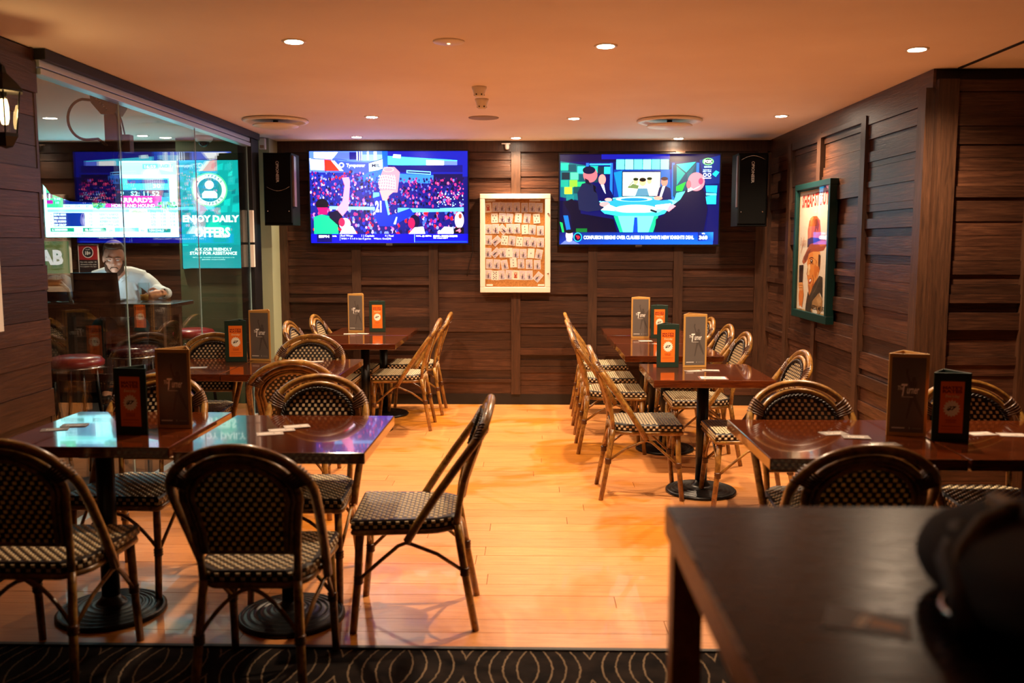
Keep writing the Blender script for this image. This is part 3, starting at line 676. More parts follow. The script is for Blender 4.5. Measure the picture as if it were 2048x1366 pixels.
# hand with a glass
cp.poly([(18,620),(62,615),(58,790),(22,795)],'#2a120e').poly([(28,795),(62,790),(75,860),(60,985),(35,990),(22,880)],'#e0843a').poly([(14,770),(60,760),(66,790),(64,830),(26,835)],'#eda860').line([(24,790),(60,786)],4,'#6a2c10').line([(26,812),(60,808)],4,'#6a2c10').poly([(15,985),(45,960),(75,985)],'#f4eee4')
cp.text('Doctors',55,420,70,62,'#d0a080',0,0.3).line([(30,520),(62,380)],4,'#d8a080')
cp.text("NEEDS ME FIT!",218,950,36,140,'#2a2420',0.02,0.15)
ps = tag(empty('framed_poster', (2.125, 6.91, 1.46), -PI/2), 'green framed stout poster of a man in a brown hat on the plank wall', 'poster')
W, H = 0.86, 1.04
f = MB().box(-W/2,W/2,-0.03,0.03,H/2-0.045,H/2,0,0.004).box(-W/2,W/2,-0.03,0.03,-H/2,-H/2+0.06,0,0.004)
f.box(-W/2,-W/2+0.04,-0.03,0.03,-H/2+0.06,H/2-0.045,0,0.004).box(W/2-0.04,W/2,-0.03,0.03,-H/2+0.06,H/2-0.045,0,0.004)
f.build('frame', mat('dark_teal_frame_paint', '#062a28', 0.3), ps)
MB().box(-W/2+0.03,W/2-0.03,0.0,0.028,-H/2+0.05,H/2-0.03).build('mount_board', mat('green_mount', '#1f7a5e', 0.5), ps)
link('print', cp.mesh('print', M['poster']), ps, (0,-0.002,0.0))
MB().box(-W/2+0.04,W/2-0.04,-0.018,-0.015,-H/2+0.06,H/2-0.045).build('pane', M['glassclear'], ps)

# ------------------------------------------------------------------ noticeboard with playing cards
nb = tag(empty('noticeboard', (-0.164, 8.40, 1.52)), 'cream framed cork noticeboard between the two televisions', 'noticeboard')
W, H, D = 0.65, 0.905, 0.055
f = MB()
for (a,b,c,d) in ((-W/2,W/2,H/2-0.045,H/2),(-W/2,W/2,-H/2,-H/2+0.05),(-W/2,-W/2+0.045,-H/2+0.05,H/2-0.045),(W/2-0.05,W/2,-H/2+0.05,H/2-0.045)):
    f.box(a,b,-D,0.02,c,d,0,0.004)
f.build('frame', M['cream'], nb)
MB().box(-W/2+0.04,W/2-0.045,-0.004,0.02,-H/2+0.045,H/2-0.04).build('cork_backing', M['cork'], nb)
MB().box(-W/2+0.044,W/2-0.05,-0.036,-0.033,-H/2+0.05,H/2-0.045).build('pane', M['glassclear'], nb)
for zz in (0.275, -0.275): MB().lathe([(0.0,0.006),(0.008,0.006),(0.009,0)], n=12).xf(Matrix.Rotation(PI/2,4,'X')).build('lock', M['chrome'], nb, (W/2-0.022,-D,zz))
for xx, zz, w_ in ((-0.23,0.395,0.09),(0.18,0.395,0.1),(-0.24,-0.385,0.06),(0.24,-0.385,0.06)): MB().box(xx-w_/2,xx+w_/2,-0.0065,-0.004,zz-0.008,zz+0.008).build('label_strip', M['paper'], nb)
def card_mesh(kind):
    c = Canvas((0,0,63,88), 0.0625, 0.0875, 0.0001); r = random.Random(str(kind))
    c.rect(0,0,63,88,'#f2ece2')
    if kind == 0:
        c.rect(4,4,59,84,'#d2c8d2')
        for i in range(34): c.ell(r.uniform(8,55), r.uniform(8,80), r.uniform(2,6), r.uniform(2,5), r.choice(('#a29cc4','#ecdcae','#d4b4c0','#f0eaea','#938eb8','#e4d0b4')), 7)
        c.ell(31,40,3,3,'#2a2030',8).poly([(28,44),(34,44),(37,66),(26,66)],'#3a2a3c').line([(30,66),(26,80)],3,'#2a2030').line([(33,66),(37,80)],3,'#2a2030')
    else:
        n, col = kind
        spots = {2:[(31,22),(31,66)],3:[(31,18),(31,44),(31,70)],4:[(18,20),(44,20),(18,68),(44,68)],5:[(18,20),(44,20),(31,44),(18,68),(44,68)],1:[(31,44)],10:[(18,14),(44,14),(18,34),(44,34),(18,54),(44,54),(18,74),(44,74),(31,24),(31,64)],12:[]}[n]
        for a, b in spots: c.poly([(a,b-7),(a+6,b+2),(a+2,b+2),(a+3,b+7),(a-3,b+7),(a-2,b+2),(a-6,b+2)], col)
        if n == 12: c.rect(12,12,51,76,'#e8c8a8'); c.ell(31,38,13,18,'#b03a3a'); c.ell(31,32,6,8,'#f0d8b8'); c.poly([(20,54),(42,54),(46,72),(16,72)],'#b05038')
        c.text({1:'A',12:'K'}.get(n,str(n)),7,10,10,6,col,0.02)
    # thin card body behind the print
    me = c.mesh('playing_card', M['print'])
    bm = bmesh.new(); bm.from_mesh(me); bmesh.ops.create_cube(bm, size=1, matrix=Matrix.Translation((0,0.0008,0)) @ Matrix.Diagonal((0.0625,0.001,0.0875,1)))
    lay = bm.loops.layers.float_color['Col']
    for fc in bm.faces[-6:]:
        for lp in fc.loops: lp[lay] = (*L('#f2ece2'), 1)
    bm.to_mesh(me); bm.free(); return me
CM = {}
def cmesh(k):
    if k not in CM: CM[k] = card_mesh(k)
    return CM[k]
B = 0; K = '#1a1a1e'; R = '#b02a2a'
rows = [ # crop frame 1069 x 1366: x, y, tilt, face
 [(212,268,4,(12,R)),(303,262,0,B),(380,262,-5,B),(466,264,0,B),(553,264,1,B),(648,268,1,B),(738,266,-1,B),(822,270,-2,B)],
 [(288,392,2,(5,K)),(382,388,-3,B),(466,393,-8,B),(573,388,-4,(3,K)),(677,394,-6,B),(791,398,4,(5,K))],
 [(215,522,-2,B),(302,520,0,B),(388,526,42,B),(470,518,2,B),(555,518,2,B),(652,526,3,(3,K)),(740,530,-4,B),(836,540,1,B)],
 [(216,652,-2,B),(310,662,-48,B),(409,655,-5,(5,K)),(497,660,-7,B),(586,670,-4,(5,K)),(672,672,-3,B),(752,676,-12,B),(838,682,-2,B)],
 [(210,802,-2,B),(304,803,-45,B),(388,803,2,B),(462,803,2,(2,K)),(542,810,-3,B),(632,814,0,B),(725,810,-3,(1,K)),(820,820,-10,B)],
 [(226,936,-1,B),(313,940,-5,B),(408,945,10,B),(514,922,4,(3,K)),(606,934,1,B),(703,940,1,B),(801,946,1,B)],
 [(214,1063,-2,B),(292,1074,-2,(10,K)),(372,1070,3,B),(458,1066,-4,B),(541,1070,-2,(12,R)),(624,1072,-3,B),(705,1072,1,B),(810,1092,-40,B)]]
ORD = ['first','second','third','fourth','fifth','sixth','seventh','eighth']
ROWN = ['top','second','third','fourth','fifth','sixth','bottom']
for j, rw_ in enumerate(rows):
    n = len(rw_)
    for i, (x, y, t, k) in enumerate(rw_):
        # crop pixels -> world on the cork (0.1684 photo px per crop px, 4.63 mm per photo px)
        X = -0.164 + (x-537)*0.000775; Z = 1.52 - (y-693)*0.000775
        look = {0:'patterned', 12:'red picture', 10:'black ten pip', 5:'white five pip', 3:'white three pip', 2:'white two pip', 1:'white one pip'}[k if k == 0 else k[0]]
        o = link('playing_card', cmesh(k), None, (X, 8.3945 - 0.0015*(i % 2) , Z), (0, math.radians(-t), 0))
        tag(o, f'{look} playing card, {ORD[i]} in the {ROWN[j]} row of the noticeboard', 'playing card', 'playing cards pinned on the noticeboard')

# ------------------------------------------------------------------ loudspeakers
M['spk'] = mat('matt_black_speaker', '#040404', 0.7, spec=0.1)
def speaker(x, y, zt, rz, label, mirror):
    t = tag(empty('loudspeaker', (x, y, zt), rz), label, 'loudspeaker', 'wall loudspeakers')
    s = -1 if mirror else 1
    MB().prism([(-0.155,0.12),(-0.12,-0.13),(0.12,-0.13),(0.155,0.12)], 'z', -0.62, 0.0).build('cabinet', M['spk'], t)
    MB().prism([(-0.112,-0.145),(0.112,-0.145),(0.118,-0.13),(-0.118,-0.13)], 'z', -0.60, -0.015).build('grille', M['spk'], t)
    MB().box(s*0.125-0.006, s*0.125+0.016, -0.125, 0.06, -0.46, -0.02, 0, 0.004).build('side_handle', mat('dark_grey_plastic', '#5a4a50', 0.35), t)
    vs_, fs = text_mesh('PIONEER', 0.02)
    xs = [p[0] for p in vs_]; ys = [p[1] for p in vs_]
    bw, bh = max(xs)-min(xs), max(ys)-min(ys)
    m = MB(); m.add([(((p[1]-min(ys))/bh-0.5)*0.024*1.0, -0.1465, -((p[0]-min(xs))/bw)*0.155-0.10) for p in vs_], fs)
    ring = [(0.011*math.cos(a*PI/6), -0.1465, -0.085+0.011*math.sin(a*PI/6)) for a in range(12)]
    m.tube(ring, 0.0018, 5, 0, True).build('logo', mat('silver_lettering', '#b8b8b8', 0.4), t)
    up = 1 if mirror else -1
    pts = [(-0.10+0.2*i/16, -0.148, (-0.06 if mirror else -0.29) + up*0.035*math.sin(PI*i/16)) for i in range(17)]
    MB().tube(pts, 0.0018, 5).build('trim_line', M['chrome'], t)
    for a, b in ((-0.09,-0.50),(0.09,-0.50)): MB().lathe([(0.0,0.004),(0.005,0.003),(0.006,0)], n=8).xf(Matrix.Rotation(PI/2,4,'X')).build('screw', M['chrome'], t, (a,-0.146,b))
    MB().box(-0.04,0.04,0.12,8.44-y if y < 8.3 else 0.2,-0.35,-0.25).build('wall_bracket', M['black'], t)
speaker(-2.235, 8.0, 2.30, math.radians(8), 'black loudspeaker on the back wall beside the basketball television', False)
speaker(1.90, 8.0, 2.29, math.radians(-8), 'black loudspeaker in the corner beside the studio panel television', True)

# ------------------------------------------------------------------ ceiling fittings and lights
dl = tag(empty('downlight', (0,0,CZ)), 'x', 'downlight', 'ceiling downlights')
MB().lathe([(0.040,-0.004),(0.052,-0.006),(0.056,-0.003),(0.057,0.0)], n=28).build('trim_ring', M['white'], dl)
MB().lathe([(0.0,-0.0055),(0.040,-0.0055),(0.040,-0.004)], n=24).build('lens', M['lamp'], dl)
def spot(parent, power, loc=(0,0,-0.02), size=118, blend=0.9, color=DOWNLIGHT_COLOR):
    ld = bpy.data.lights.new('lamp', 'SPOT'); ld.energy = power; ld.color = color
    ld.spot_size = math.radians(size); ld.spot_blend = blend; ld.shadow_soft_size = 0.04
    lo = bpy.data.objects.new('lamp', ld); COL.objects.link(lo); lo.parent = parent; lo.location = loc; return lo
dls = [(-1.12,4.31,'front row ceiling downlight above the table with menu stands beside the plank wall'),(0.345,4.44,'front row ceiling downlight above the open timber floor'),(1.865,4.55,'front row ceiling downlight next to the corner post'),
 (-1.205,6.83,'middle row ceiling downlight near the round vent by the glass'),(0.307,6.95,'middle row ceiling downlight beside the round ceiling speaker grille'),(1.835,6.85,'middle row ceiling downlight above the framed poster wall'),
 (-1.565,8.09,'back row ceiling downlight above the basketball television'),(-0.155,8.19,'back row ceiling downlight above the noticeboard'),(1.305,8.27,'back row ceiling downlight above the studio panel television')]
for i, (x, y, lab) in enumerate(dls):
    if i == 0: d = dl; d.location = (x, y, CZ); d['label'] = lab
    else: d = dup(dl, (x, y, CZ), 0, lab)
    back = i >= 6
    spot(d, DOWNLIGHT_POWER*(0.8 if back else 1.0), size=75 if back else 148)
d = dup(dl, (-3.42, 7.95, CZ), 0, 'ceiling downlight in the lounge behind the glass'); spot(d, 30, size=100)
# round air diffusers
def diffuser(x, y, label):
    t = tag(empty('air_diffuser', (x,y,CZ)), label, 'air vent', 'round ceiling air vents')
    MB().lathe([(0.19,0.0),(0.245,-0.004),(0.25,-0.012),(0.235,-0.022),(0.20,-0.02),(0.185,-0.006)], n=40).build('outer_ring', M['white'], t)
    MB().lathe([(0.0,-0.068),(0.10,-0.065),(0.165,-0.054),(0.174,-0.046),(0.165,-0.040),(0.02,-0.040)], n=40).build('centre_disc', M['white'], t)
    MB().lathe([(0.02,-0.042),(0.02,0.0)], n=12).build('stem', M['black'], t)
    MB().lathe([(0.0,-0.002),(0.19,-0.002),(0.19,0.0)], n=36).build('duct_opening', M['black'], t)
diffuser(-1.967, 6.97, 'round ceiling vent close to the glass partition')
diffuser(1.04, 7.04, 'round ceiling vent above the tables by the poster wall')
# emergency light
t = tag(empty('emergency_light', (-0.397,4.33,CZ)), 'recessed round emergency light with tiny lit dot in the ceiling', 'emergency light')
MB().lathe([(0.0,-0.010),(0.03,-0.010),(0.05,-0.006),(0.072,-0.005),(0.075,0)], n=32).build('cover', M['white'], t)
MB().lathe([(0.0,-0.014),(0.006,-0.013),(0.008,-0.010)], n=10).build('indicator', M['led'], t)
def detector(x, y, h, label):
    t = tag(empty('smoke_detector', (x,y,CZ)), label, 'smoke detector', 'ceiling smoke detectors')
    MB().lathe([(0.0,-h),(0.022,-h),(0.030,-h+0.01),(0.040,-0.02),(0.045,-0.012),(0.045,0)], n=28).build('housing', M['white'], t)
    for k in range(6):
        a = PI*2*k/6; MB().box(-0.004,0.004,-0.0015,0.0015,-0.006,0.006).build('vent_slot', M['black'], t, (0.031*math.cos(a),0.031*math.sin(a),-h+0.016), (0,0,a+PI/2))
detector(-0.327, 5.56, 0.062, 'white smoke detector on the ceiling nearer the emergency light')
detector(-0.337, 6.02, 0.066, 'white smoke detector on the ceiling nearer the round speaker grille')
t = tag(empty('ceiling_speaker', (-0.373,6.90,CZ)), 'flush round speaker grille in the middle of the ceiling', 'ceiling speaker')
MB().lathe([(0.0,-0.006),(0.10,-0.006),(0.112,-0.004),(0.115,0)], n=36).build('grille', mat('grey_grille', '#9a8a80', 0.7), t)
# movement sensor on the back wall and small camera
t = tag(empty('motion_sensor', (-2.42,8.16,2.405)), 'small white motion sensor box above the loudspeaker', 'sensor')
MB().box(-0.028,0.028,-0.045,0.0,-0.05,0.05,0,0.006).build('housing', M['white'], t)
MB().box(-0.018,0.018,-0.048,-0.044,-0.038,-0.012,0,0.002).build('lens', mat('sensor_lens', '#b08a70', 0.4), t)
t = tag(empty('bullet_camera', (-0.24,8.40,2.405)), 'tiny white camera on the wall top above the noticeboard', 'camera')
MB().lathe([(0.0,-0.03),(0.016,-0.025),(0.02,-0.01),(0.02,0.02)], n=16).build('dome', M['white'], t)
MB().box(-0.05,0.03,-0.01,0.02,0.02,0.03,0,0.002).build('mount', M['white'], t)
# loose television cable
tag(MB().tube([(-0.565,8.40,1.56),(-0.56,8.415,1.45),(-0.58,8.42,1.38),(-0.60,8.42,1.30),(-0.615,8.43,1.22)], 0.004, 6).build('cable', M['black']), 'thin black cable hanging below the basketball television', 'cable')
# wall lantern beside the glass
t = tag(empty('wall_lantern', (-2.29, 3.93, 2.08)), 'black wall lantern with glowing filament bulb on the plank wall', 'lantern')
MB().lathe([(0.0,0.21),(0.012,0.20),(0.02,0.17),(0.065,0.125),(0.085,0.10),(0.085,0.09),(0.0,0.09)], n=6, smooth=False).build('cap', M['black'], t)
MB().lathe([(0.0,-0.15),(0.03,-0.14),(0.055,-0.10),(0.055,-0.085),(0.0,-0.085)], n=6, smooth=False).build('base', M['black'], t)
for k in range(6):
    a = PI*2*k/6
    MB().tube([(0.072*math.cos(a),0.072*math.sin(a),0.095),(0.05*math.cos(a),0.05*math.sin(a),-0.09)], 0.004, 5).build('bar', M['black'], t)
gm = MB()
for k in range(6):
    a, b = PI*2*k/6, PI*2*(k+1)/6
    gm.add([(0.07*math.cos(a),0.07*math.sin(a),0.09),(0.07*math.cos(b),0.07*math.sin(b),0.09),(0.049*math.cos(b),0.049*math.sin(b),-0.085),(0.049*math.cos(a),0.049*math.sin(a),-0.085)], [(0,1,2,3)])
gm.build('pane', M['glass'], t)
MB().lathe([(0.0,-0.05),(0.012,-0.045),(0.018,-0.02),(0.018,0.03),(0.012,0.06)], n=14).build('bulb', M['bulb'], t)
MB().lathe([(0.013,0.06),(0.013,0.09)], n=12).build('socket', M['castiron'], t)
MB().tube([(0,0,0.20),(-0.04,0,0.24),(-0.09,0,0.22),(-0.115,0,0.16)], 0.008, 8).build('bracket', M['black'], t)
MB().box(-0.135,-0.112,-0.04,0.04,0.02,0.24,0,0.004).build('wall_plate', M['black'], t)
ld = bpy.data.lights.new('lamp', 'POINT'); ld.energy = 5; ld.color = (1,0.55,0.2); ld.shadow_soft_size = 0.03
lo = bpy.data.objects.new('lamp', ld); COL.objects.link(lo); lo.parent = t; lo.location = (0.03,0,0)
# white notice on the plank wall, cut by the picture edge
t = tag(empty('wall_notice', (-2.395, 3.90, 1.29)), 'white notice on the plank wall below the lantern', 'notice')
MB().box(-0.004,0.004,-0.10,0.10,-0.165,0.165,0,0.001).build('sheet', M['paper'], t)
MB().box(0.0035,0.006,-0.10,-0.09,-0.165,0.165).build('edge_strip', M['chrome'], t)
# ------------------------------------------------------------------ rattan bistro chair (front is +y)
def back_y(z):
    pts = [(0.40,-0.195),(0.47,-0.198),(0.60,-0.225),(0.72,-0.265),(0.90,-0.33)]
    for (a,b),(c,d) in zip(pts, pts[1:]):
        if z <= c: return b+(d-b)*(z-a)/(c-a)
    return pts[-1][1]
def stud(m, c, u, v, n, hu, hv, h, mi):
    """one raised cell of the weave"""
    c, u, v, n = Vector(c), Vector(u), Vector(v), Vector(n); k = 0.7
    lo = [c+u*(a*hu)+v*(b*hv) for a, b in ((-1,-1),(1,-1),(1,1),(-1,1))]
    hi = [c+n*h+u*(a*hu*k)+v*(b*hv*k) for a, b in ((-1,-1),(1,-1),(1,1),(-1,1))]
    m.add(lo+hi, [(4,5,6,7),(0,1,5,4),(1,2,6,5),(2,3,7,6),(3,0,4,7)], mi)
def seat_half(y):
    """half width of the seat at depth y (front +0.21, back -0.205)"""
    if y > 0.19: return 0.205
    if y > -0.08: return 0.195+0.015*(y+0.08)/0.27
    t = (y+0.08)/-0.125
    return 0.195*math.sqrt(max(0.0, 1-0.62*t*t)) if t <= 1 else 0
def make_chair():
    t = tag(empty('rattan_chair'), 'x', 'chair', 'rattan bistro chairs')
    # seat: dark woven body with cream cells standing proud, on the top and around the rim
    ys = [0.21,0.19,0.12,0.05,-0.02,-0.08,-0.12,-0.15,-0.18,-0.20,-0.205]
    out = [(seat_half(y), y) for y in ys] + [(-seat_half(y), y) for y in reversed(ys)]
    m = MB()
    n = len(out); rings = []
    for z, k in ((0.420,0.97),(0.426,1.0),(0.452,1.0),(0.459,0.975)):
        rings.append([(x*k, y*k, z) for x, y in out])
    v = [p for r in rings for p in r]; f = [tuple(range(n))[::-1]]
    for i in range(3): f += [(i*n+k, i*n+(k+1) % n, (i+1)*n+(k+1) % n, (i+1)*n+k) for k in range(n)]
    f.append(tuple(3*n+k for k in range(n)))
    m.add(v, f, 0)
    p = 0.0172
    for j in range(24):
        y = 0.196-j*p
        if y < -0.198: break
        hw = seat_half(y)*0.97-0.008
        for i in range(-12, 13):
            if (i+j) % 2: continue
            if abs(i*p) > hw: continue
            stud(m, (i*p, y, 0.459), (1,0,0), (0,1,0), (0,0,1), 0.0086, 0.0068, 0.0028, 1)
    per = 0.0; 
    for (a, b) in zip(out, out[1:]+out[:1]):
        a, b = Vector((*a,0)), Vector((*b,0)); l = (b-a).length
        if l < 1e-4: continue
        u = (b-a)/l; nn = Vector((u.y,-u.x,0))
        if nn.dot(a+b) < 0: nn = -nn
        s_ = (p - per % p) % p
        while s_ < l:
            k = int(round((per+s_)/p)); c = a+u*s_
            stud(m, (c.x, c.y, 0.446 if k % 2 else 0.431), u, (0,0,1), nn, 0.0078, 0.0062, 0.003, 1)
            s_ += p
        per += l
    m.build('seat', [M['weavedark'], M['weavecream']], t)
    rim = [(seat_half(y)*0.96, y*0.96, 0.408) for y in ys] + [(-seat_half(y)*0.96, y*0.96, 0.408) for y in reversed(ys)]
    MB().tube(rim, 0.0125, 8, 0, True).build('seat_ring', M['rattan'], t)
    # inner back frame: stiles rising from the rear legs into an arch
    stile = [(0.155,0.42),(0.158,0.50),(0.166,0.60),(0.178,0.68)]
    ar = arc(0, 0.715, 0.186, 0.150, 0.0, PI, 18)
    inner = [(x, back_y(z), z) for x, z in stile] + [(x, back_y(z), z) for x, z in ar] + [(-x, back_y(z), z) for x, z in reversed(stile)]
    b = MB().tube(inner, 0.0135, 8); b.tube([(-0.155,back_y(0.525),0.525),(0.155,back_y(0.525),0.525)], 0.009, 6)
    b.build('back_frame', M['rattan'], t)
    # outer hoop from the seat sides
    ho = arc(0, 0.725, 0.228, 0.170, 0.0, PI, 22)
    side = [(0.212,-0.005,0.375),(0.216,-0.05,0.45),(0.222,-0.115,0.55),(0.227,-0.185,0.65)]
    def hy(z): return back_y(z)-0.006 if z > 0.80 else -0.185-(z-0.65)*0.73
    hoop = side + [(x, hy(z), z) for x, z in ho] + [(-x, y, z) for x, y, z in reversed(side)]
    MB().tube(hoop, 0.0165, 9).build('hoop', M['rattan'], t)
    # woven panel inside the arch: dark strands with cream cells let through them
    m = MB(); pz, px = 0.0178, 0.0143
    def inside(x, z): return (abs(x) < 0.147+(z-0.53)*0.16 if z < 0.715 else (x/0.180)**2+((z-0.715)/0.145)**2 < 1)
    for j in range(20):
        z = 0.537+j*pz; hz_ = pz/2
        for i in range(-14, 15):
            x = i*px; hx_ = px/2
            if not inside(x, z): continue
            def Q(u, w, o): return (u, back_y(w)+o, w)
            if (i+j) % 2 or not (inside(abs(x)+0.024, z+0.012) or (z < 0.60 and inside(abs(x)+0.020, z))):
                for o in (0.003, -0.003): m.add([Q(x-hx_,z-hz_,o),Q(x+hx_,z-hz_,o),Q(x+hx_,z+hz_,o),Q(x-hx_,z+hz_,o)], [(0,1,2,3)], 0)
                continue
            a_, b_ = 0.0066, 0.0066
            for o in (0.003, -0.003):
                v = [Q(x-hx_,z-hz_,o),Q(x+hx_,z-hz_,o),Q(x+hx_,z+hz_,o),Q(x-hx_,z+hz_,o),Q(x-a_,z-b_,o),Q(x+a_,z-b_,o),Q(x+a_,z+b_,o),Q(x-a_,z+b_,o)]
                m.add(v, [(0,1,5,4),(1,2,6,5),(2,3,7,6),(3,0,4,7)], 0)
            v = [Q(x+p_*a_*k_, z+q_*b_*k_, o) for o, k_ in ((-0.006,0.85),(0.006,0.85)) for p_, q_ in ((-1,-1),(1,-1),(1,1),(-1,1))]
            m.add(v, [(0,1,2,3),(4,5,6,7),(0,1,5,4),(1,2,6,5),(2,3,7,6),(3,0,4,7)], 1)
    m.build('woven_panel', [M['weavedark'], M['weavecream']], t)
    # second cane of the back frame, seen from behind
    ia = [(x, z) for x, z in ((0.128,0.53),(0.132,0.60),(0.143,0.68))]
    ip = ia + arc(0, 0.71, 0.152, 0.124, 0.0, PI, 16) + [(-x, z) for x, z in reversed(ia)]
    MB().tube([(x, back_y(z)-0.013, z) for x, z in ip], 0.0085, 7).tube([(x*1.11, back_y(z)-0.011, z+(0.012 if z > 0.72 else 0)) for x, z in ip], 0.0075, 6).build('inner_cane', M['rattan'], t)
    # braided border on the front of the panel
    br = MB(); 
    for ph in (0, PI):
        pts = []
        for k in range(97):
            a = PI*(-0.08+1.16*k/96); x, z = 0.166*math.cos(a), 0.715+0.130*math.sin(a)
            if a < 0 or a > PI: x = math.copysign(0.166, x); z = 0.715-0.16*(abs(a-PI/2)-PI/2)
            o = 0.0055*math.sin(k*1.1+ph); q = 0.0035*math.cos(k*1.1+ph)
            pts.append((x*(1+o/0.16), back_y(z)+0.013+q, z+o*max(0,math.sin(a))))
        br.tube(pts, 0.0042, 5)
    br.build('braid', M['weavedark'], t)
    for s in (-1, 1):
        MB().tube([(s*0.155,-0.196,0.425),(s*0.158,-0.205,0.36),(s*0.166,-0.228,0.22),(s*0.182,-0.268,0.0)], [0.015,0.0155,0.0155,0.0145], 8).build('leg', M['rattan'], t)
        MB().tube([(s*0.182,0.180,0.42),(s*0.186,0.190,0.22),(s*0.190,0.212,0.0)], [0.0165,0.0158,0.0145], 8).build('leg', M['rattan'], t)
        # inverted V brace on each side
        MB().tube([(s*0.166,-0.226,0.235),(s*0.185,-0.12,0.315),(s*0.203,-0.02,0.362),(s*0.207,0.0,0.368),(s*0.203,0.03,0.355),(s*0.195,0.11,0.285),(s*0.186,0.185,0.215)], 0.0078, 7).build('brace', M['rattan'], t)
        # bindings where hoop and arch meet
        bd = MB()
        for k in range(6):
            a = 0.30+k*0.058; x, z = 0.207*math.cos(a), 0.72+0.161*math.sin(a)
            d = Vector((-math.sin(a)*0.207, 0, math.cos(a)*0.161)).normalized(); e = Vector((d.z,0,-d.x)); 
            ring = [Vector((s*x, hy(z)*0.5+back_y(z)*0.5, z))+Vector((s*e.x,0,e.z))*(0.037*math.cos(q*PI/5))+Vector((0,1,0))*(0.020*math.sin(q*PI/5)) for q in range(10)]
            bd.tube(ring, 0.0046, 5, 0, True)
        bd.build('binding', M['bind'], t)
        for (x, y, z) in ((s*0.165,-0.226,0.235),(s*0.186,0.188,0.215)):
            MB().lathe([(0.0160,-0.018),(0.020,-0.012),(0.0175,-0.006),(0.020,0),(0.0175,0.006),(0.020,0.012),(0.0160,0.018)], (x, y, z), 9).build('leg_binding', M['bind'], t)
    for y0, z0, x0, y1 in ((-0.226,0.245,0.166,-0.205),(0.187,0.225,0.186,0.185)):
        pts = []
        for k in range(13):
            u = -1+2*k/12; pts.append((x0*u, y0+(y1-y0)*(1-abs(u)), z0+0.155*(1-abs(u)**1.7)))
        MB().tube(pts, 0.0075, 7).build('brace', M['rattan'], t)
    return t
chair0 = make_chair()
deg = math.radians
# x, y, heading (0 faces the back wall), label
chairs = [
 (-1.70, 3.08, 0, 'dark rattan chair seen from behind, nearest the plank wall with the lantern'),
 (-0.925, 3.02, 1, 'dark rattan chair seen from behind at the table with purple reflections'),
 (-0.50, 3.575, 93, 'rattan chair standing side-on in the aisle at the table with purple reflections'),
 (-1.00, 3.85, 180, 'rattan chair facing the camera across the table with purple reflections'),
 (-1.77, 3.87, 178, 'rattan chair facing the camera behind the dark menu stands beside the plank wall'),
 (-1.36, 5.03, 14, 'rattan chair seen from behind with its woven back slanting, at the glass side table'),
 (-1.495, 5.70, 180, 'rattan chair facing the camera behind the bare end of the glass side table'),
 (-2.19, 5.80, 180, 'rattan chair facing the camera against the glass behind the orange menu stand'),
 (-1.62, 7.10, -90, 'rattan chair with its back to the glass, nearer of two below the basketball television'),
 (-1.57, 7.75, -90, 'rattan chair with its back to the glass, farther of two below the basketball television'),
 (-1.10, 7.38, 90, 'rattan chair side-on under the basketball television, nearer one of two'),
 (-1.07, 8.05, 90, 'rattan chair side-on under the basketball television, one closest to the wall'),
 (0.62, 8.03, -90, 'rattan chair closest to the back wall on the aisle side under the studio television'),
 (0.605, 7.27, -90, 'middle one of three rattan chairs on the aisle under the studio television'),
 (0.60, 6.60, -90, 'rattan chair on the aisle at the near end of the long table row'),
 (0.675, 5.42, -90, 'rattan chair on the aisle beside the small table with the round iron foot'),
 (1.16, 7.52, 90, 'rattan chair mostly hidden behind the tall grey menu by the poster wall'),
 (1.17, 6.87, 90, 'rattan chair by the poster wall, middle one at the long table row'),
 (1.16, 6.27, 90, 'rattan chair by the poster wall at the near end of the long table row'),
 (1.235, 5.19, 90, 'rattan chair by the poster wall beside the small table with the round iron foot'),
 (1.19, 3.70, 180, 'rattan chair facing the camera behind the table with shiny white reflection'),
 (1.95, 3.74, 180, 'rattan chair facing the camera almost hidden behind the dark menu stands by the corner post'),
 (1.045, 3.06, 0, 'black looking rattan chair from behind just past the dark high table'),
]
for i, (x, y, a, lab) in enumerate(chairs):
    if i == 0: chair0.location = (x, y, 0); chair0.rotation_euler = (0,0,deg(a)); chair0['label'] = lab
    else: dup(chair0, (x, y, 0), deg(a), lab)

# ------------------------------------------------------------------ tables
def table(x0, x1, y0, y1, label, ox=0.0, oy=0.0, z=0.745):
    cx, cy = (x0+x1)/2, (y0+y1)/2; w, d = x1-x0, y1-y0
    t = tag(empty('pub_table', (cx, cy, 0)), label, 'table', 'pub tables with mahogany tops')
    MB().box(-w/2,w/2,-d/2,d/2,z-0.044,z,0,0.004).build('tabletop', M['table'], t)
    MB().lathe([(0.036,0.03),(0.036,z-0.06)], (ox,oy,0), n=24).build('column', M['castiron'], t)
    MB().box(ox-0.17,ox+0.17,oy-0.02,oy+0.02,z-0.056,z-0.044,0,0.003).box(ox-0.02,ox+0.02,oy-0.17,oy+0.17,z-0.056,z-0.044,0,0.003).lathe([(0.05,z-0.068),(0.05,z-0.044)], (ox,oy,0), n=20).build('top_spider', M['castiron'], t)
    R = 0.215; prof = [(R,0.0),(R,0.012)]; r = R
    for k in range(6):
        prof += [(r-0.008,0.020+k*0.004),(r-0.018,0.019+k*0.004),(r-0.022,0.014+k*0.0045)]; r -= 0.026
    prof += [(0.055,0.048),(0.042,0.06),(0.036,0.075)]
    MB().lathe(prof, (ox,oy,0), n=40).build('foot', M['castiron'], t)
    return t
table(-2.10,-1.39,3.345,4.07, 'pub table beside the plank wall with bright blue reflection on its top', 0, -0.15)
table(-1.345,-0.625,3.27,4.00, 'pub table with green and purple reflections on its top', 0, -0.11)
table(-2.36,-1.865,5.27,5.99, 'pub table pushed against the glass behind the slanting chair', 0, -0.13)
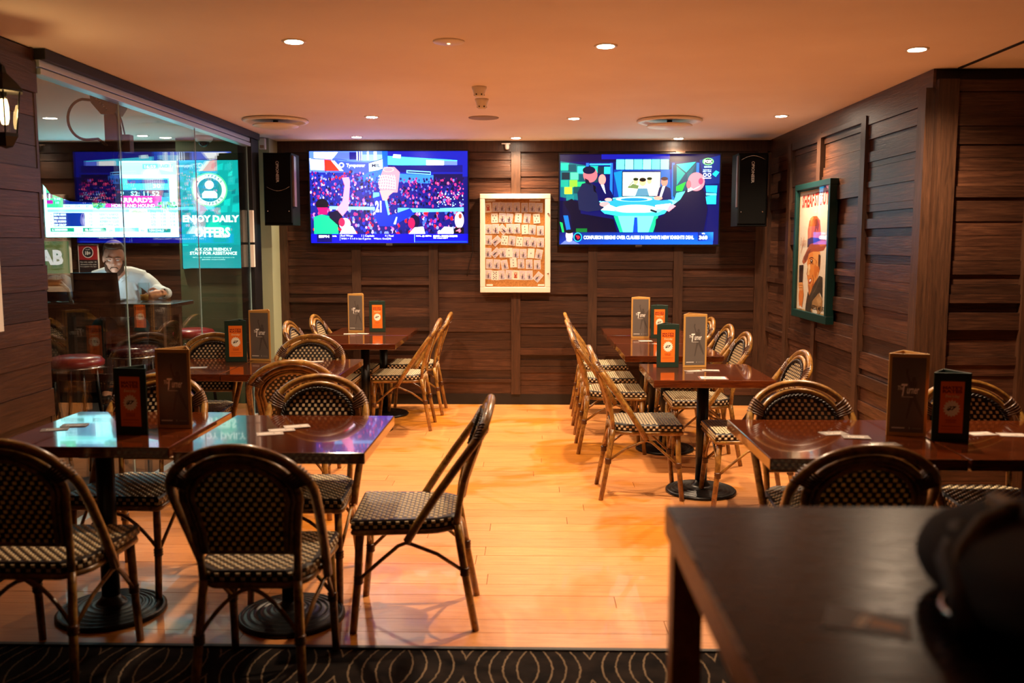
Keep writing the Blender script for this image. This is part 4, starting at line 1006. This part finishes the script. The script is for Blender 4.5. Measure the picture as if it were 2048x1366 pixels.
table(-1.86,-1.143,5.26,6.00, 'pub table with bare shiny end next to the table against the glass', 0, -0.2)
table(-1.76,-1.065,6.91,7.57, 'pub table under the basketball television, nearer half of the pair', 0.05, 0)
table(-1.76,-1.06,7.575,8.25, 'pub table against the wall under the basketball television, holding menus', 0.085, 0)
table(0.64,1.325,6.21,6.975, 'pub table at the near end of the long row by the poster wall')
table(0.635,1.33,6.98,7.60, 'middle pub table of the long row by the poster wall')
table(0.63,1.335,7.605,8.24, 'pub table of the long row touching the back wall')
table(0.69,1.385,5.09,5.80, 'small single pub table with its round ribbed iron foot in clear view')
table(0.862,1.575,3.22,3.95, 'pub table with a whitish reflection behind the dark high table', 0, -0.15)
table(1.585,2.30,3.22,3.95, 'pub table below the corner post holding the dark green menu stand', 0, -0.12)

# ------------------------------------------------------------------ menu stands (three-sided)
ct = Canvas((0,0,140,320), 0.128, 0.305, 0.00012)
ct.rect(0,0,140,320,'#5f5650')
ct.poly([(60,50),(66,46),(70,54),(66,64),(78,100),(92,104),(104,100),(106,110),(98,140),(104,170),(122,210),(134,250),(128,252),(108,215),(92,180),(82,215),(72,260),(64,262),(72,215),(78,175),(80,140),(70,105),(58,64)],'#4b433e').ell(92,92,9,11,'#4b433e')
ct.text('The',38,130,18,22,'#e8e2da',0.01,0.25).text('T',54,138,52,26,'#f0ebe4',0.02,0.25).text('urner',90,142,24,50,'#f0ebe4',0.01,0.25).rect(44,166,92,169,'#b8b0a8').rect(8,298,62,304,'#c8c0b8').rect(80,297,84,305,'#a8a098').rect(92,300,130,303,'#8a827a')
TALL = ct.mesh('menu_card', M['print'])
cg = Canvas((0,0,120,260), 0.088, 0.205, 0.00012)
cg.rect(0,0,120,260,'#e8701c').text("MATE'S",60,32,16,100,'#8a2a10',0.05).text('RATES',60,50,16,100,'#8a2a10',0.05).text('Everyday',62,76,20,74,'#f8d8a8',0.01,0.25)
st = [( (60+(44 if k % 2 == 0 else 35)*math.cos(PI*2*k/32)), (136+(44 if k % 2 == 0 else 35)*math.sin(PI*2*k/32)) ) for k in range(32)]
cg.poly(st,'#f6ecd8').text('$7',60,136,24,50,'#2a2420',0.05,0.3).text('BURGER STEAK',60,194,7,54,'#a8400f',0.02).text('& SCHNITZEL',60,204,7,50,'#a8400f',0.02).rect(12,224,108,227,'#b8500f').rect(12,240,108,241.5,'#c85a14')
SHORT = cg.mesh('menu_card', M['print'])
def stand(name, w, h, body_m, card, ch_, border_m, label, loc, rz, group):
    t = tag(empty(name, loc, rz), label, 'menu stand', group)
    r = w/(2*math.sqrt(3)); th = 0.004
    for k in range(3):
        a = k*2*PI/3
        rot = (0,0,a)
        c, s = math.cos(a), math.sin(a)
        def tr(x, y): return (x*c-y*s, x*s+y*c)
        panel = MB().box(-w/2,w/2,-th/2,th/2,0,h,0,0.0012).build('panel', body_m, t, (*tr(0,-r),0), rot)
        link('menu_card', card, panel, (0,-th/2-0.0008,h/2))
    return t
def tall(x, y, rz, label): return stand('menu_stand', 0.150, 0.335, M['menutan'], TALL, 0.305, None, label, (x, y, 0.7455), deg(rz), 'tall grey menu stands')
def short(x, y, rz, label): return stand('menu_stand', 0.138, 0.272, M['menugreen'], SHORT, 0.205, None, label, (x, y, 0.7455), deg(rz), 'green menu stands with orange cards')
short(-1.63,3.615,-6,'dark green stand with orange card on the table beside the plank wall')
tall(-1.505,3.745,-4,'dim tall grey menu stand on the table beside the plank wall')
short(-1.955,5.875,6,'green stand with orange card on the table against the glass')
tall(-1.80,5.93,-10,'tall grey menu stand in front of the pale column on the glass side table')
tall(-1.545,7.90,-14,'tall grey menu stand under the basketball television')
short(-1.37,7.90,4,'green stand with orange card under the basketball television')
tall(0.885,7.45,2,'tall grey menu stand on the long table row under the studio television')
short(1.035,7.42,4,'green stand with orange card half hidden on the long table row')
short(0.845,5.67,4,'green stand with orange card on the small table with the round iron foot')
tall(1.012,5.68,8,'tall grey menu stand on the small table with the round iron foot')
tall(1.52,3.66,-12,'dim tall grey menu stand on the table below the corner post')
short(1.648,3.56,-8,'dim green stand with orange card on the table below the corner post')

# ------------------------------------------------------------------ loose cards lying on the tables
def flat_card(kind):
    c = Canvas((0,0,100,62), 0.105, 0.066, 0.0001)
    if kind == 0: c.rect(0,0,100,62,'#a59a92').rect(8,22,62,34,'#ded6ce').rect(8,40,40,46,'#c8c0b8').poly([(66,10),(92,14),(88,48),(70,44)],'#c4bab0')
    elif kind == 1: c.rect(0,0,100,62,'#6e655f').text('Turner',50,30,24,66,'#e0d8d0',0.01,0.2).rect(20,46,80,50,'#a89e96')
    else: c.rect(0,0,100,62,'#6a2a1c').rect(6,5,94,57,'#e4ddd2').rect(14,12,86,50,'#c8c0b6').text('BINGO',50,30,20,60,'#7a2a1c',0.03)
    me = c.mesh('table_card', M['print'])
    bm = bmesh.new(); bm.from_mesh(me); bmesh.ops.create_cube(bm, size=1, matrix=Matrix.Translation((0,0.0006,0)) @ Matrix.Diagonal((0.105,0.001,0.066,1)))
    lay = bm.loops.layers.float_color['Col']
    for fc in bm.faces[-6:]:
        for lp in fc.loops: lp[lay] = (*L('#b8aea4'), 1)
    bm.to_mesh(me); bm.free(); return me
FC = [flat_card(i) for i in range(3)]
def lay(x, y, rz, kind, label, z=0.7455, k=0, s=1.0):
    o = link('table_card', FC[kind], None, (x, y, z+0.0013+0.0014*k), (-PI/2, 0, deg(rz)), (s,s,s))
    tag(o, label, 'card', 'cards lying on the tables')
lay(-2.00,3.66,20,1,'dark printed card nearest the edge on the blue reflecting table')
lay(-1.96,3.745,12,1,'dark printed card farther back on the blue reflecting table',k=1)
lay(-1.075,3.60,20,0,'pale card nearest the camera in the fan of three on the purple reflecting table')
lay(-1.045,3.665,22,0,'middle pale card in the fan of three on the purple reflecting table',k=1)
lay(-1.00,3.735,24,0,'rear pale card in the fan of three on the purple reflecting table',k=2)
lay(-1.50,5.80,15,1,'dark card nearer the menus on the bare shiny table')
lay(-1.43,5.84,18,0,'paler card nearer the chair on the bare shiny table',k=1)
lay(-2.10,5.55,10,1,'dark card on the table against the glass')
lay(-1.575,7.68,8,0,'pale card on the table under the basketball television, toward the glass')
lay(-1.47,7.69,-10,0,'pale card on the table under the basketball television, toward the aisle',k=1)
lay(0.90,7.17,6,0,'pale card lying on the middle table of the long row')
lay(0.985,5.47,18,0,'pale card under the tall grey menu on the small table')
lay(1.09,5.49,-8,0,'pale card closer to the poster wall on the small table',k=1)
lay(1.045,5.19,-3,2,'larger red bordered card on the front of the small table',s=1.55)
lay(1.235,3.66,12,1,'grey printed card farthest back on the table with whitish reflection')
lay(1.30,3.585,-8,1,'grey printed card in the middle on the table with whitish reflection',k=1)
lay(1.37,3.46,4,1,'grey printed card near the dark chair back on the table with whitish reflection')
lay(1.835,3.665,10,0,'pale card nearer the green stand on the table below the corner post')
lay(1.95,3.645,-6,0,'pale card nearer the picture edge on the table below the corner post')

# ------------------------------------------------------------------ dark high table in front, with bag and coaster
bt = tag(empty('high_table', (0.25,1.66,0)), 'dark worn high table in the near corner', 'table')
MB().box(0.0025,1.4475,-1.8975,-0.0025,1.018,1.03,0,0.0015).build('tabletop', M['bar'], bt)
MB().box(0,1.45,-1.9,0,0.974,1.0275,0,0.003).build('edge_band', M['baredge'], bt)
yy = -0.12; rb = random.Random(5)
while yy > -1.7:
    ln = rb.uniform(0.05,0.26); q = rb.uniform(0.0012,0.003)
    MB().box(-0.0004,0.0030+q,yy-ln,yy,1.0262,1.0304).build('worn_edge', M['barworn'], bt); yy -= ln+rb.uniform(0.004,0.10)
for a, b in ((0.008,-0.008),(1.39,-0.008),(0.008,-1.84),(1.39,-1.84)):
    MB().box(a,a+0.055,b-0.055,b,0.0,0.974,0,0.002).build('leg', M['baredge'] , bt)
MB().box(0.063,1.39,-0.05,-0.025,0.25,0.31,0,0.002).build('foot_rail', M['bar'], bt)
MB().box(0.02,0.045,-1.84,-0.063,0.25,0.31,0,0.002).build('side_rail', M['bar'], bt)
cb = Canvas((0,0,100,62), 0.105, 0.07, 0.0001)
cb.rect(0,0,100,62,'#4a4038').poly([(42,14),(54,10),(46,50),(34,50)],'#e8dcc0').poly([(54,22),(90,30),(88,46),(72,44),(50,40)],'#e0962a')
cme = cb.mesh('coaster', M['print']); bm = bmesh.new(); bm.from_mesh(cme); bmesh.ops.create_cube(bm, size=1, matrix=Matrix.Translation((0,0.0008,0)) @ Matrix.Diagonal((0.105,0.0014,0.07,1))); bm.to_mesh(cme); bm.free()
tag(link('coaster', cme, None, (0.437,1.135,1.0316), (-PI/2,0,deg(-22))), 'brown coaster with orange picture on the dark high table', 'coaster')
# black backpack lying on the high table
bg = tag(empty('backpack', (0.80,1.14,1.031)), 'black backpack with pale buckle lying on the dark high table', 'backpack')
bm = bmesh.new(); bmesh.ops.create_cube(bm, size=1); bmesh.ops.subdivide_edges(bm, edges=bm.edges[:], cuts=5, use_grid_fill=True)
rb = random.Random(9)
for v in bm.verts:
    x, y, z = v.co*2; q = Vector((x,y,z)); r = (abs(x)**3.2+abs(y)**3.2+abs(z)**3.2)**(1/3.2); q /= r
    sag = 1-0.25*max(0,q.z)*(0.5-0.5*q.x)
    v.co = (q.x*0.26*(1-0.12*q.z), q.y*0.24, 0.066+q.z*0.066*sag)
    v.co += Vector((rb.uniform(-1,1),rb.uniform(-1,1),0))*0.006
    v.co.z = max(v.co.z, 0.0)
m = MB().frombm(bm, 0, True); o = m.build('body', M['fabric'], bg); sd = o.modifiers.new('smooth', 'SUBSURF'); sd.levels = 1; sd.render_levels = 2
MB().tube([(-0.20,0.10,0.09),(-0.24,0.04,0.07),(-0.255,-0.03,0.045),(-0.27,-0.08,0.012)], [0.018,0.02,0.02,0.016], 8).build('shoulder_strap', mat('dark_webbing', '#2a2622', 0.7), bg)
ring = [(-0.262+0.012*math.cos(k*PI/8), -0.03+0.032*math.sin(k*PI/8), 0.034+0.01*math.cos(k*PI/8)) for k in range(16)]
MB().tube(ring, 0.004, 6, 0, True).build('metal_clip', M['chrome'], bg)
MB().box(-0.15,-0.125,0.08,0.14,0.112,0.135,0,0.006).build('buckle', mat('pale_buckle', '#a09880', 0.5), bg)
MB().tube([(-0.14,0.09,0.122),(-0.19,0.06,0.112),(-0.235,0.02,0.085),(-0.255,-0.02,0.05)], 0.012, 8).build('buckle_strap', mat('tan_webbing', '#5a4a28', 0.7), bg)
MB().tube([(0.0,0.15,0.11),(0.04,0.17,0.145),(0.10,0.17,0.145),(0.14,0.15,0.105)], 0.012, 8).build('grab_handle', M['fabric'], bg)
# ------------------------------------------------------------------ lounge behind the glass
def stool(x, y, label, top_m, z=0.765, r=0.185):
    t = tag(empty('bar_stool', (x,y,0)), label, 'bar stool', 'round vinyl bar stools')
    MB().lathe([(0.0,z),(r*0.6,z-0.002),(r*0.88,z-0.014),(r,z-0.04),(r*0.99,z-0.066),(r*0.9,z-0.076)], n=36).build('cushion', top_m, t)
    MB().lathe([(r*0.96,z-0.086),(r*0.985,z-0.08),(r*0.96,z-0.072)], n=36).build('seat_rim', M['chrome'], t)
    for k in range(4):
        a = PI/4+k*PI/2; c, s = math.cos(a), math.sin(a)
        MB().tube([(c*r*0.7,s*r*0.7,z-0.078),(c*r*0.78,s*r*0.78,z-0.3),(c*r*1.08,s*r*1.08,0.0)], 0.014, 8).build('leg', M['castiron'], t)
    ring = [(r*0.93*math.cos(k*PI/12), r*0.93*math.sin(k*PI/12), 0.30) for k in range(24)]
    MB().tube(ring, 0.009, 6, 0, True).build('foot_ring', M['chrome'], t)
stool(-3.11, 6.0, 'red vinyl bar stool closest behind the glass', M['red'])
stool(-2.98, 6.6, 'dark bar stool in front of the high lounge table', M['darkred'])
stool(-2.905, 7.62, 'dark red bar stool by the green column', M['red'], 0.80, 0.175)
# high lounge table
lt = tag(empty('lounge_table', (-3.26,6.99,0)), 'dark high table behind the glass where a man works on a laptop', 'table')
MB().box(-0.55,0.52,-0.24,0.22,1.035,1.065,0,0.006).build('tabletop', wood('dark_lounge_tabletop', '#1a0d09', '#2a1710', '#3a2218', 0.25, coat=0.3, bump=0.05), lt)
MB().box(-0.48,0.43,-0.18,0.18,0.96,1.035).build('apron', M['batten'], lt)
for a in (-0.48,0.38):
    for b in (-0.18,0.13): MB().box(a,a+0.05,b,b+0.05,0,0.96,0,0.003).build('leg', M['batten'], lt)
# laptop
lp = tag(empty('laptop', (-3.375,6.89,1.0655), deg(12)), 'open black laptop turned away from the camera behind the glass', 'laptop')
MB().box(-0.17,0.17,0.0,0.235,0,0.016,0,0.003).build('keyboard_deck', M['blackgloss'], lp)
MB().box(-0.17,0.17,-0.006,0.004,0,0.225,0,0.003).build('lid', M['blackgloss'], lp, (0,0.0,0.014), (deg(14),0,0))
lsc = MB().box(-0.155,0.155,0.0045,0.0055,0.015,0.21).build('screen', glow('laptop_screen_glow', (0.75,0.95,1.0), 7.0), lp, (0,0,0.014), (deg(14),0,0))
# glass of beer
bgz = tag(empty('beer_glass', (-3.06,7.02,1.0655)), 'nearly empty glass of beer in the hand of the man', 'glass')
MB().lathe([(0.0,0.004),(0.029,0.004),(0.030,0.0),(0.031,0.0),(0.044,0.148),(0.042,0.148),(0.030,0.008),(0.0,0.008)], n=24).build('tumbler', M['glass'], bgz)
MB().lathe([(0.0,0.009),(0.0295,0.009),(0.034,0.055),(0.0,0.055)], n=24).build('beer', mat('amber_beer', '#e0961a', 0.15, emit=None), bgz)
# dark bag slumped on the table
bk = tag(empty('shoulder_bag', (-3.70,6.95,1.0655)), 'dark bag slumped on the lounge table beside the laptop', 'bag')
bm = bmesh.new(); bmesh.ops.create_icosphere(bm, subdivisions=3, radius=1); rb = random.Random(4)
for v in bm.verts:
    x, y, z = v.co; v.co = (x*0.15*(1-0.2*max(0,z)), y*0.11, 0.105+z*0.105+0.012*math.sin(9*x+5*z))
    v.co.z = max(v.co.z, 0)
MB().frombm(bm, 0, True).build('body', mat('dark_teal_canvas', '#1a2830', 0.8), bk)
MB().tube([(0.06,-0.09,0.16),(0.13,-0.11,0.10),(0.15,-0.13,0.03),(0.17,-0.16,0.008)], 0.014, 8).build('strap', mat('grey_strap', '#4a5458', 0.7), bk)
# ceiling pole carrying a monitor
pj = tag(empty('hanging_monitor', (-2.66,5.72,CZ)), 'dark monitor on a ceiling pole with looping cables behind the glass', 'monitor')
MB().prism([(-0.10,0.0),(0.08,0.0),(0.085,-0.09),(0.05,-0.14),(-0.03,-0.14),(-0.09,-0.07)], 'y', -0.06, 0.06).build('ceiling_bracket', M['castiron'], pj)
for k in range(8): MB().lathe([(0.0,0.003),(0.006,0.002),(0.007,0)], n=8).xf(Matrix.Rotation(PI/2,4,'X')).build('bolt', M['chrome'], pj, (-0.075+0.011*k+0.006*(k % 2), -0.061, -0.025-0.012*k))
MB().box(-0.028,0.055,-0.03,0.03,-0.42,-0.12,0,0.004).build('pole', mat('dark_mauve_pole', '#3a2a34', 0.5), pj)
MB().prism([(0.03,-0.335),(-0.40,-0.31),(-0.475,-0.33),(-0.485,-0.43),(-0.45,-0.54),(-0.38,-0.63),(-0.26,-0.675),(0.03,-0.69)], 'y', -0.05, 0.03).build('monitor_back', M['black'], pj)
pts = [(-0.10,-0.03,-0.05)]
for k in range(15):
    a = PI*0.55+PI*0.95*k/14; pts.append((-0.13+0.115*math.cos(a), -0.05, -0.17+0.125*math.sin(a)))
pts += [(-0.06,-0.05,-0.29),(-0.01,-0.04,-0.33)]
MB().tube(pts, 0.0085, 8).build('conduit', mat('grey_conduit', '#5a4a4c', 0.5), pj)
MB().tube([(0.06,-0.03,-0.10),(0.085,-0.03,-0.18),(0.10,-0.03,-0.26)], 0.005, 6).build('cable', M['black'], pj)
MB().tube([(0.05,-0.04,-0.13),(0.085,-0.05,-0.22),(0.09,-0.05,-0.32),(0.05,-0.04,-0.40)], 0.006, 6).build('cable', M['black'], pj)
MB().box(0.075,0.13,-0.03,0.03,-0.37,-0.26,0,0.004).build('junction_box', mat('mauve_plastic', '#6a5058', 0.5), pj)
# dome camera
t = tag(empty('dome_camera', (-2.90,8.0,CZ)), 'white dome security camera above the teal sign', 'camera')
MB().lathe([(0.0,-0.05),(0.062,-0.05),(0.075,-0.035),(0.078,0)], n=28).build('housing', M['white'], t)
MB().lathe([(0.0,-0.098),(0.025,-0.092),(0.042,-0.072),(0.048,-0.05)], n=24).build('dome', M['blackgloss'], t)

# ------------------------------------------------------------------ man at the laptop (faces -y)
man = tag(empty('person', (-3.42,7.39,0), deg(22)), 'bearded person in a pale blue shirt looking down at a laptop', 'person')
SK = mat('skin', '#c98d72', 0.5); SH = mat('pale_blue_shirt', '#d9e4ea', 0.75); HA = mat('brown_hair', '#5a3d28', 0.7); TR = mat('dark_trousers', '#1a1c26', 0.85); BE = mat('short_beard', '#4a3022', 0.8)
def remesh(o, vox, sm=6):
    r = o.modifiers.new('remesh', 'REMESH'); r.mode = 'VOXEL'; r.voxel_size = vox; r.use_smooth_shade = True
    s = o.modifiers.new('smooth', 'SMOOTH'); s.factor = 0.5; s.iterations = sm
    return o
hx, hyy, hz = -0.02, -0.30, 1.405   # head centre
hm = Matrix.Translation((hx,hyy,hz)) @ Matrix.Rotation(deg(18),4,'X')
def H(p): return tuple(hm @ Vector(p))
b = MB()
head = MB().ell((0,0.015,0.03),(0.077,0.096,0.092)).ell((0,-0.012,-0.045),(0.060,0.075,0.075)).ell((0,-0.055,-0.085),(0.034,0.034,0.028))
head.ell((0,-0.098,-0.015),(0.014,0.022,0.018)).tube([(0,-0.085,0.03),(0,-0.097,0.005),(0,-0.108,-0.018)], [0.009,0.011,0.013], 8)
head.ell((0,-0.083,-0.056),(0.024,0.012,0.007)).ell((0,-0.08,-0.066),(0.020,0.012,0.007)).ell((-0.03,-0.08,0.028),(0.026,0.014,0.008)).ell((0.03,-0.08,0.028),(0.026,0.014,0.008))
for s in (-1,1): head.ell((s*0.078,0.012,-0.01),(0.010,0.022,0.032)).ell((s*0.042,-0.062,-0.02),(0.022,0.02,0.02))
head.xf(hm); b.add(head.v, head.f)
b.tube([(0,-0.13,1.24),(-0.01,-0.21,1.31),H((0,0.03,-0.06))], [0.062,0.055,0.055], 14)
b.tube([(0,0.02,0.86),(0,0.0,1.0),(0,-0.06,1.15),(0,-0.11,1.24)], [0.14,0.135,0.14,0.09], 18)
b.tube([(-0.17,-0.10,1.235),(0,-0.10,1.25),(0.17,-0.10,1.235)], [0.06,0.07,0.06], 12)
# viewer-right arm reaches to the glass, the other rests behind the laptop
armR = [(0.19,-0.10,1.225),(0.275,-0.20,1.13),(0.335,-0.33,1.115),(0.350,-0.40,1.125),(0.315,-0.455,1.13)]
armL = [(-0.19,-0.10,1.225),(-0.25,-0.12,1.10),(-0.22,-0.22,1.09),(-0.16,-0.30,1.10),(-0.12,-0.34,1.10)]
for a in (armR, armL): b.tube(a, [0.05,0.043,0.036,0.03,0.026], 12)
def hand(w, d, side, curl, mb):
    """palm with four curled fingers and a thumb; w wrist, d pointing direction, side thumb direction"""
    w, d, side = Vector(w), Vector(d).normalized(), Vector(side).normalized(); dn = d.cross(side).normalized()
    if dn.z > 0: dn = -dn
    mb.tube([w, w+d*0.04, w+d*0.085], [0.027,0.036,0.034], 12)
    for i, ln in enumerate((0.068,0.078,0.072,0.056)):
        o = w+d*0.082+side*(0.028-0.0187*i)
        p1 = o+d*ln*0.42+dn*ln*0.10*curl; p2 = p1+d*ln*0.22+dn*ln*0.34*curl; p3 = p2+d*(0.30-0.36*curl)*ln*0.6+dn*ln*0.34*curl
        mb.tube([o, p1, p2, p3], [0.0105,0.0098,0.009,0.0075], 8)
    o = w+d*0.025+side*0.028
    mb.tube([o, o+side*0.028+d*0.022, o+side*0.032+d*0.05+dn*0.012, o+side*0.022+d*0.072+dn*0.02], [0.014,0.012,0.0105,0.0085], 8)
hand((0.315,-0.445,1.125), (-0.52,-0.08,-0.12), (-0.08,0.35,0.75), 1.0, b)
hand((-0.12,-0.335,1.098), (0.35,-0.8,-0.1), (0.8,0.3,0.0), 0.5, b)
# hips and legs on a stool
b.tube([(0,0.05,0.83),(0,0.02,0.90)], [0.15,0.145], 16)
for s in (-1,1):
    b.tube([(s*0.09,0.02,0.83),(s*0.13,-0.20,0.83),(s*0.14,-0.37,0.80),(s*0.13,-0.33,0.55),(s*0.12,-0.26,0.33)], [0.085,0.078,0.062,0.052,0.04], 12)
    b.tube([(s*0.12,-0.26,0.33),(s*0.125,-0.33,0.30),(s*0.13,-0.42,0.29)], [0.04,0.04,0.03], 10)
remesh(b.build('body', SK, man), 0.0055, 5)
# eyes
for s in (-1,1):
    e = MB().ell((s*0.031,-0.084,0.012),(0.0125,0.009,0.006)).xf(hm).build('eye', mat('eye_white', '#d8ccc4', 0.3), man)
    MB().tube([H((s*0.012,-0.097,0.036)),H((s*0.032,-0.098,0.041)),H((s*0.054,-0.084,0.034))], [0.003,0.0042,0.003], 6).build('eyebrow', HA, man)
# hair: cap over the crown, short at the sides; beard along the jaw
hr = MB().ell((0,0.040,0.056),(0.082,0.092,0.080)).ell((0,-0.030,0.108),(0.058,0.048,0.026)).ell((0,0.05,0.0),(0.078,0.075,0.07))
for k in range(14):
    a = -0.055+0.0085*k; hr.ell((a, -0.045+0.02*abs(a)/0.05, 0.112+0.006*math.sin(k*2.3)), (0.014,0.026,0.020), 8, 6)
hr.xf(hm); hair = remesh(hr.build('hair', HA, man), 0.006, 3)
be = MB().tube([(-0.066,-0.02,-0.035),(-0.056,-0.052,-0.080),(-0.026,-0.082,-0.106),(0,-0.090,-0.112),(0.026,-0.082,-0.106),(0.056,-0.052,-0.080),(0.066,-0.02,-0.035)], [0.010,0.016,0.018,0.019,0.018,0.016,0.010], 8)
be.tube([(-0.03,-0.094,-0.062),(-0.02,-0.104,-0.044),(0,-0.108,-0.041),(0.02,-0.104,-0.044),(0.03,-0.094,-0.062)], 0.0055, 6)
remesh(be.xf(hm).build('beard', BE, man), 0.005, 3)
# shirt
sh = MB().tube([(0,0.02,0.88),(0,0.0,1.0),(0,-0.055,1.13),(0,-0.105,1.235),(-0.002,-0.15,1.275)], [0.168,0.162,0.166,0.125,0.078], 22)
sh.tube([(-0.19,-0.095,1.232),(-0.09,-0.11,1.255),(0,-0.11,1.25),(0.09,-0.11,1.255),(0.19,-0.095,1.232)], [0.068,0.080,0.09,0.080,0.068], 14)
sh.tube([(0.185,-0.10,1.225),(0.235,-0.15,1.185),(0.283,-0.20,1.135),(0.335,-0.30,1.118),(0.355,-0.375,1.122),(0.338,-0.425,1.126)], [0.068,0.066,0.061,0.054,0.047,0.042], 14)
sh.tube([(-0.185,-0.10,1.225),(-0.235,-0.11,1.155),(-0.25,-0.13,1.10),(-0.22,-0.225,1.095),(-0.16,-0.295,1.10)], [0.068,0.064,0.058,0.052,0.044], 14)
rb = random.Random(2)
for k in range(16):  # folds
    a = rb.uniform(-0.15,0.15); z0 = rb.uniform(0.95,1.15); sh.tube([(a,-0.15-0.03*abs(a),z0),(a*0.8,-0.165,z0+0.07)], [0.012,0.006], 6)
for k in range(5): sh.tube([(0.25+0.02*k,-0.22-0.03*k,1.19-0.012*k),(0.30+0.014*k,-0.15-0.04*k,1.16-0.008*k)], 0.010, 6)
remesh(sh.build('shirt', SH, man), 0.0075, 4)
for s in (-1,1):
    MB().add([(s*0.008,-0.232,1.235),(s*0.062,-0.205,1.285),(s*0.075,-0.165,1.315),(s*0.050,-0.225,1.243),(s*0.012,-0.243,1.205),(s*0.085,-0.185,1.262)], [(0,1,5,3),(0,3,4),(1,2,5)]).build('collar', SH, man)
tz = MB().tube([(0,0.06,0.80),(0,0.03,0.90)], [0.165,0.163], 18)
for s in (-1,1): tz.tube([(s*0.09,0.02,0.84),(s*0.13,-0.20,0.84),(s*0.14,-0.38,0.80),(s*0.13,-0.34,0.55),(s*0.12,-0.26,0.34)], [0.098,0.092,0.076,0.064,0.056], 14)
remesh(tz.build('trousers', TR, man), 0.012, 4)
MB().tube([(0.345+0.036*0, -0.405+0.034*math.cos(k*PI/8), 1.126+0.034*math.sin(k*PI/8)) for k in range(16)], 0.007, 6, 0, True).build('watch', M['blackgloss'], man)
for s in (-1,1): MB().box(s*0.13-0.045,s*0.13+0.045,-0.47,-0.20,0.255,0.32,0,0.02).build('shoe', M['black'], man)
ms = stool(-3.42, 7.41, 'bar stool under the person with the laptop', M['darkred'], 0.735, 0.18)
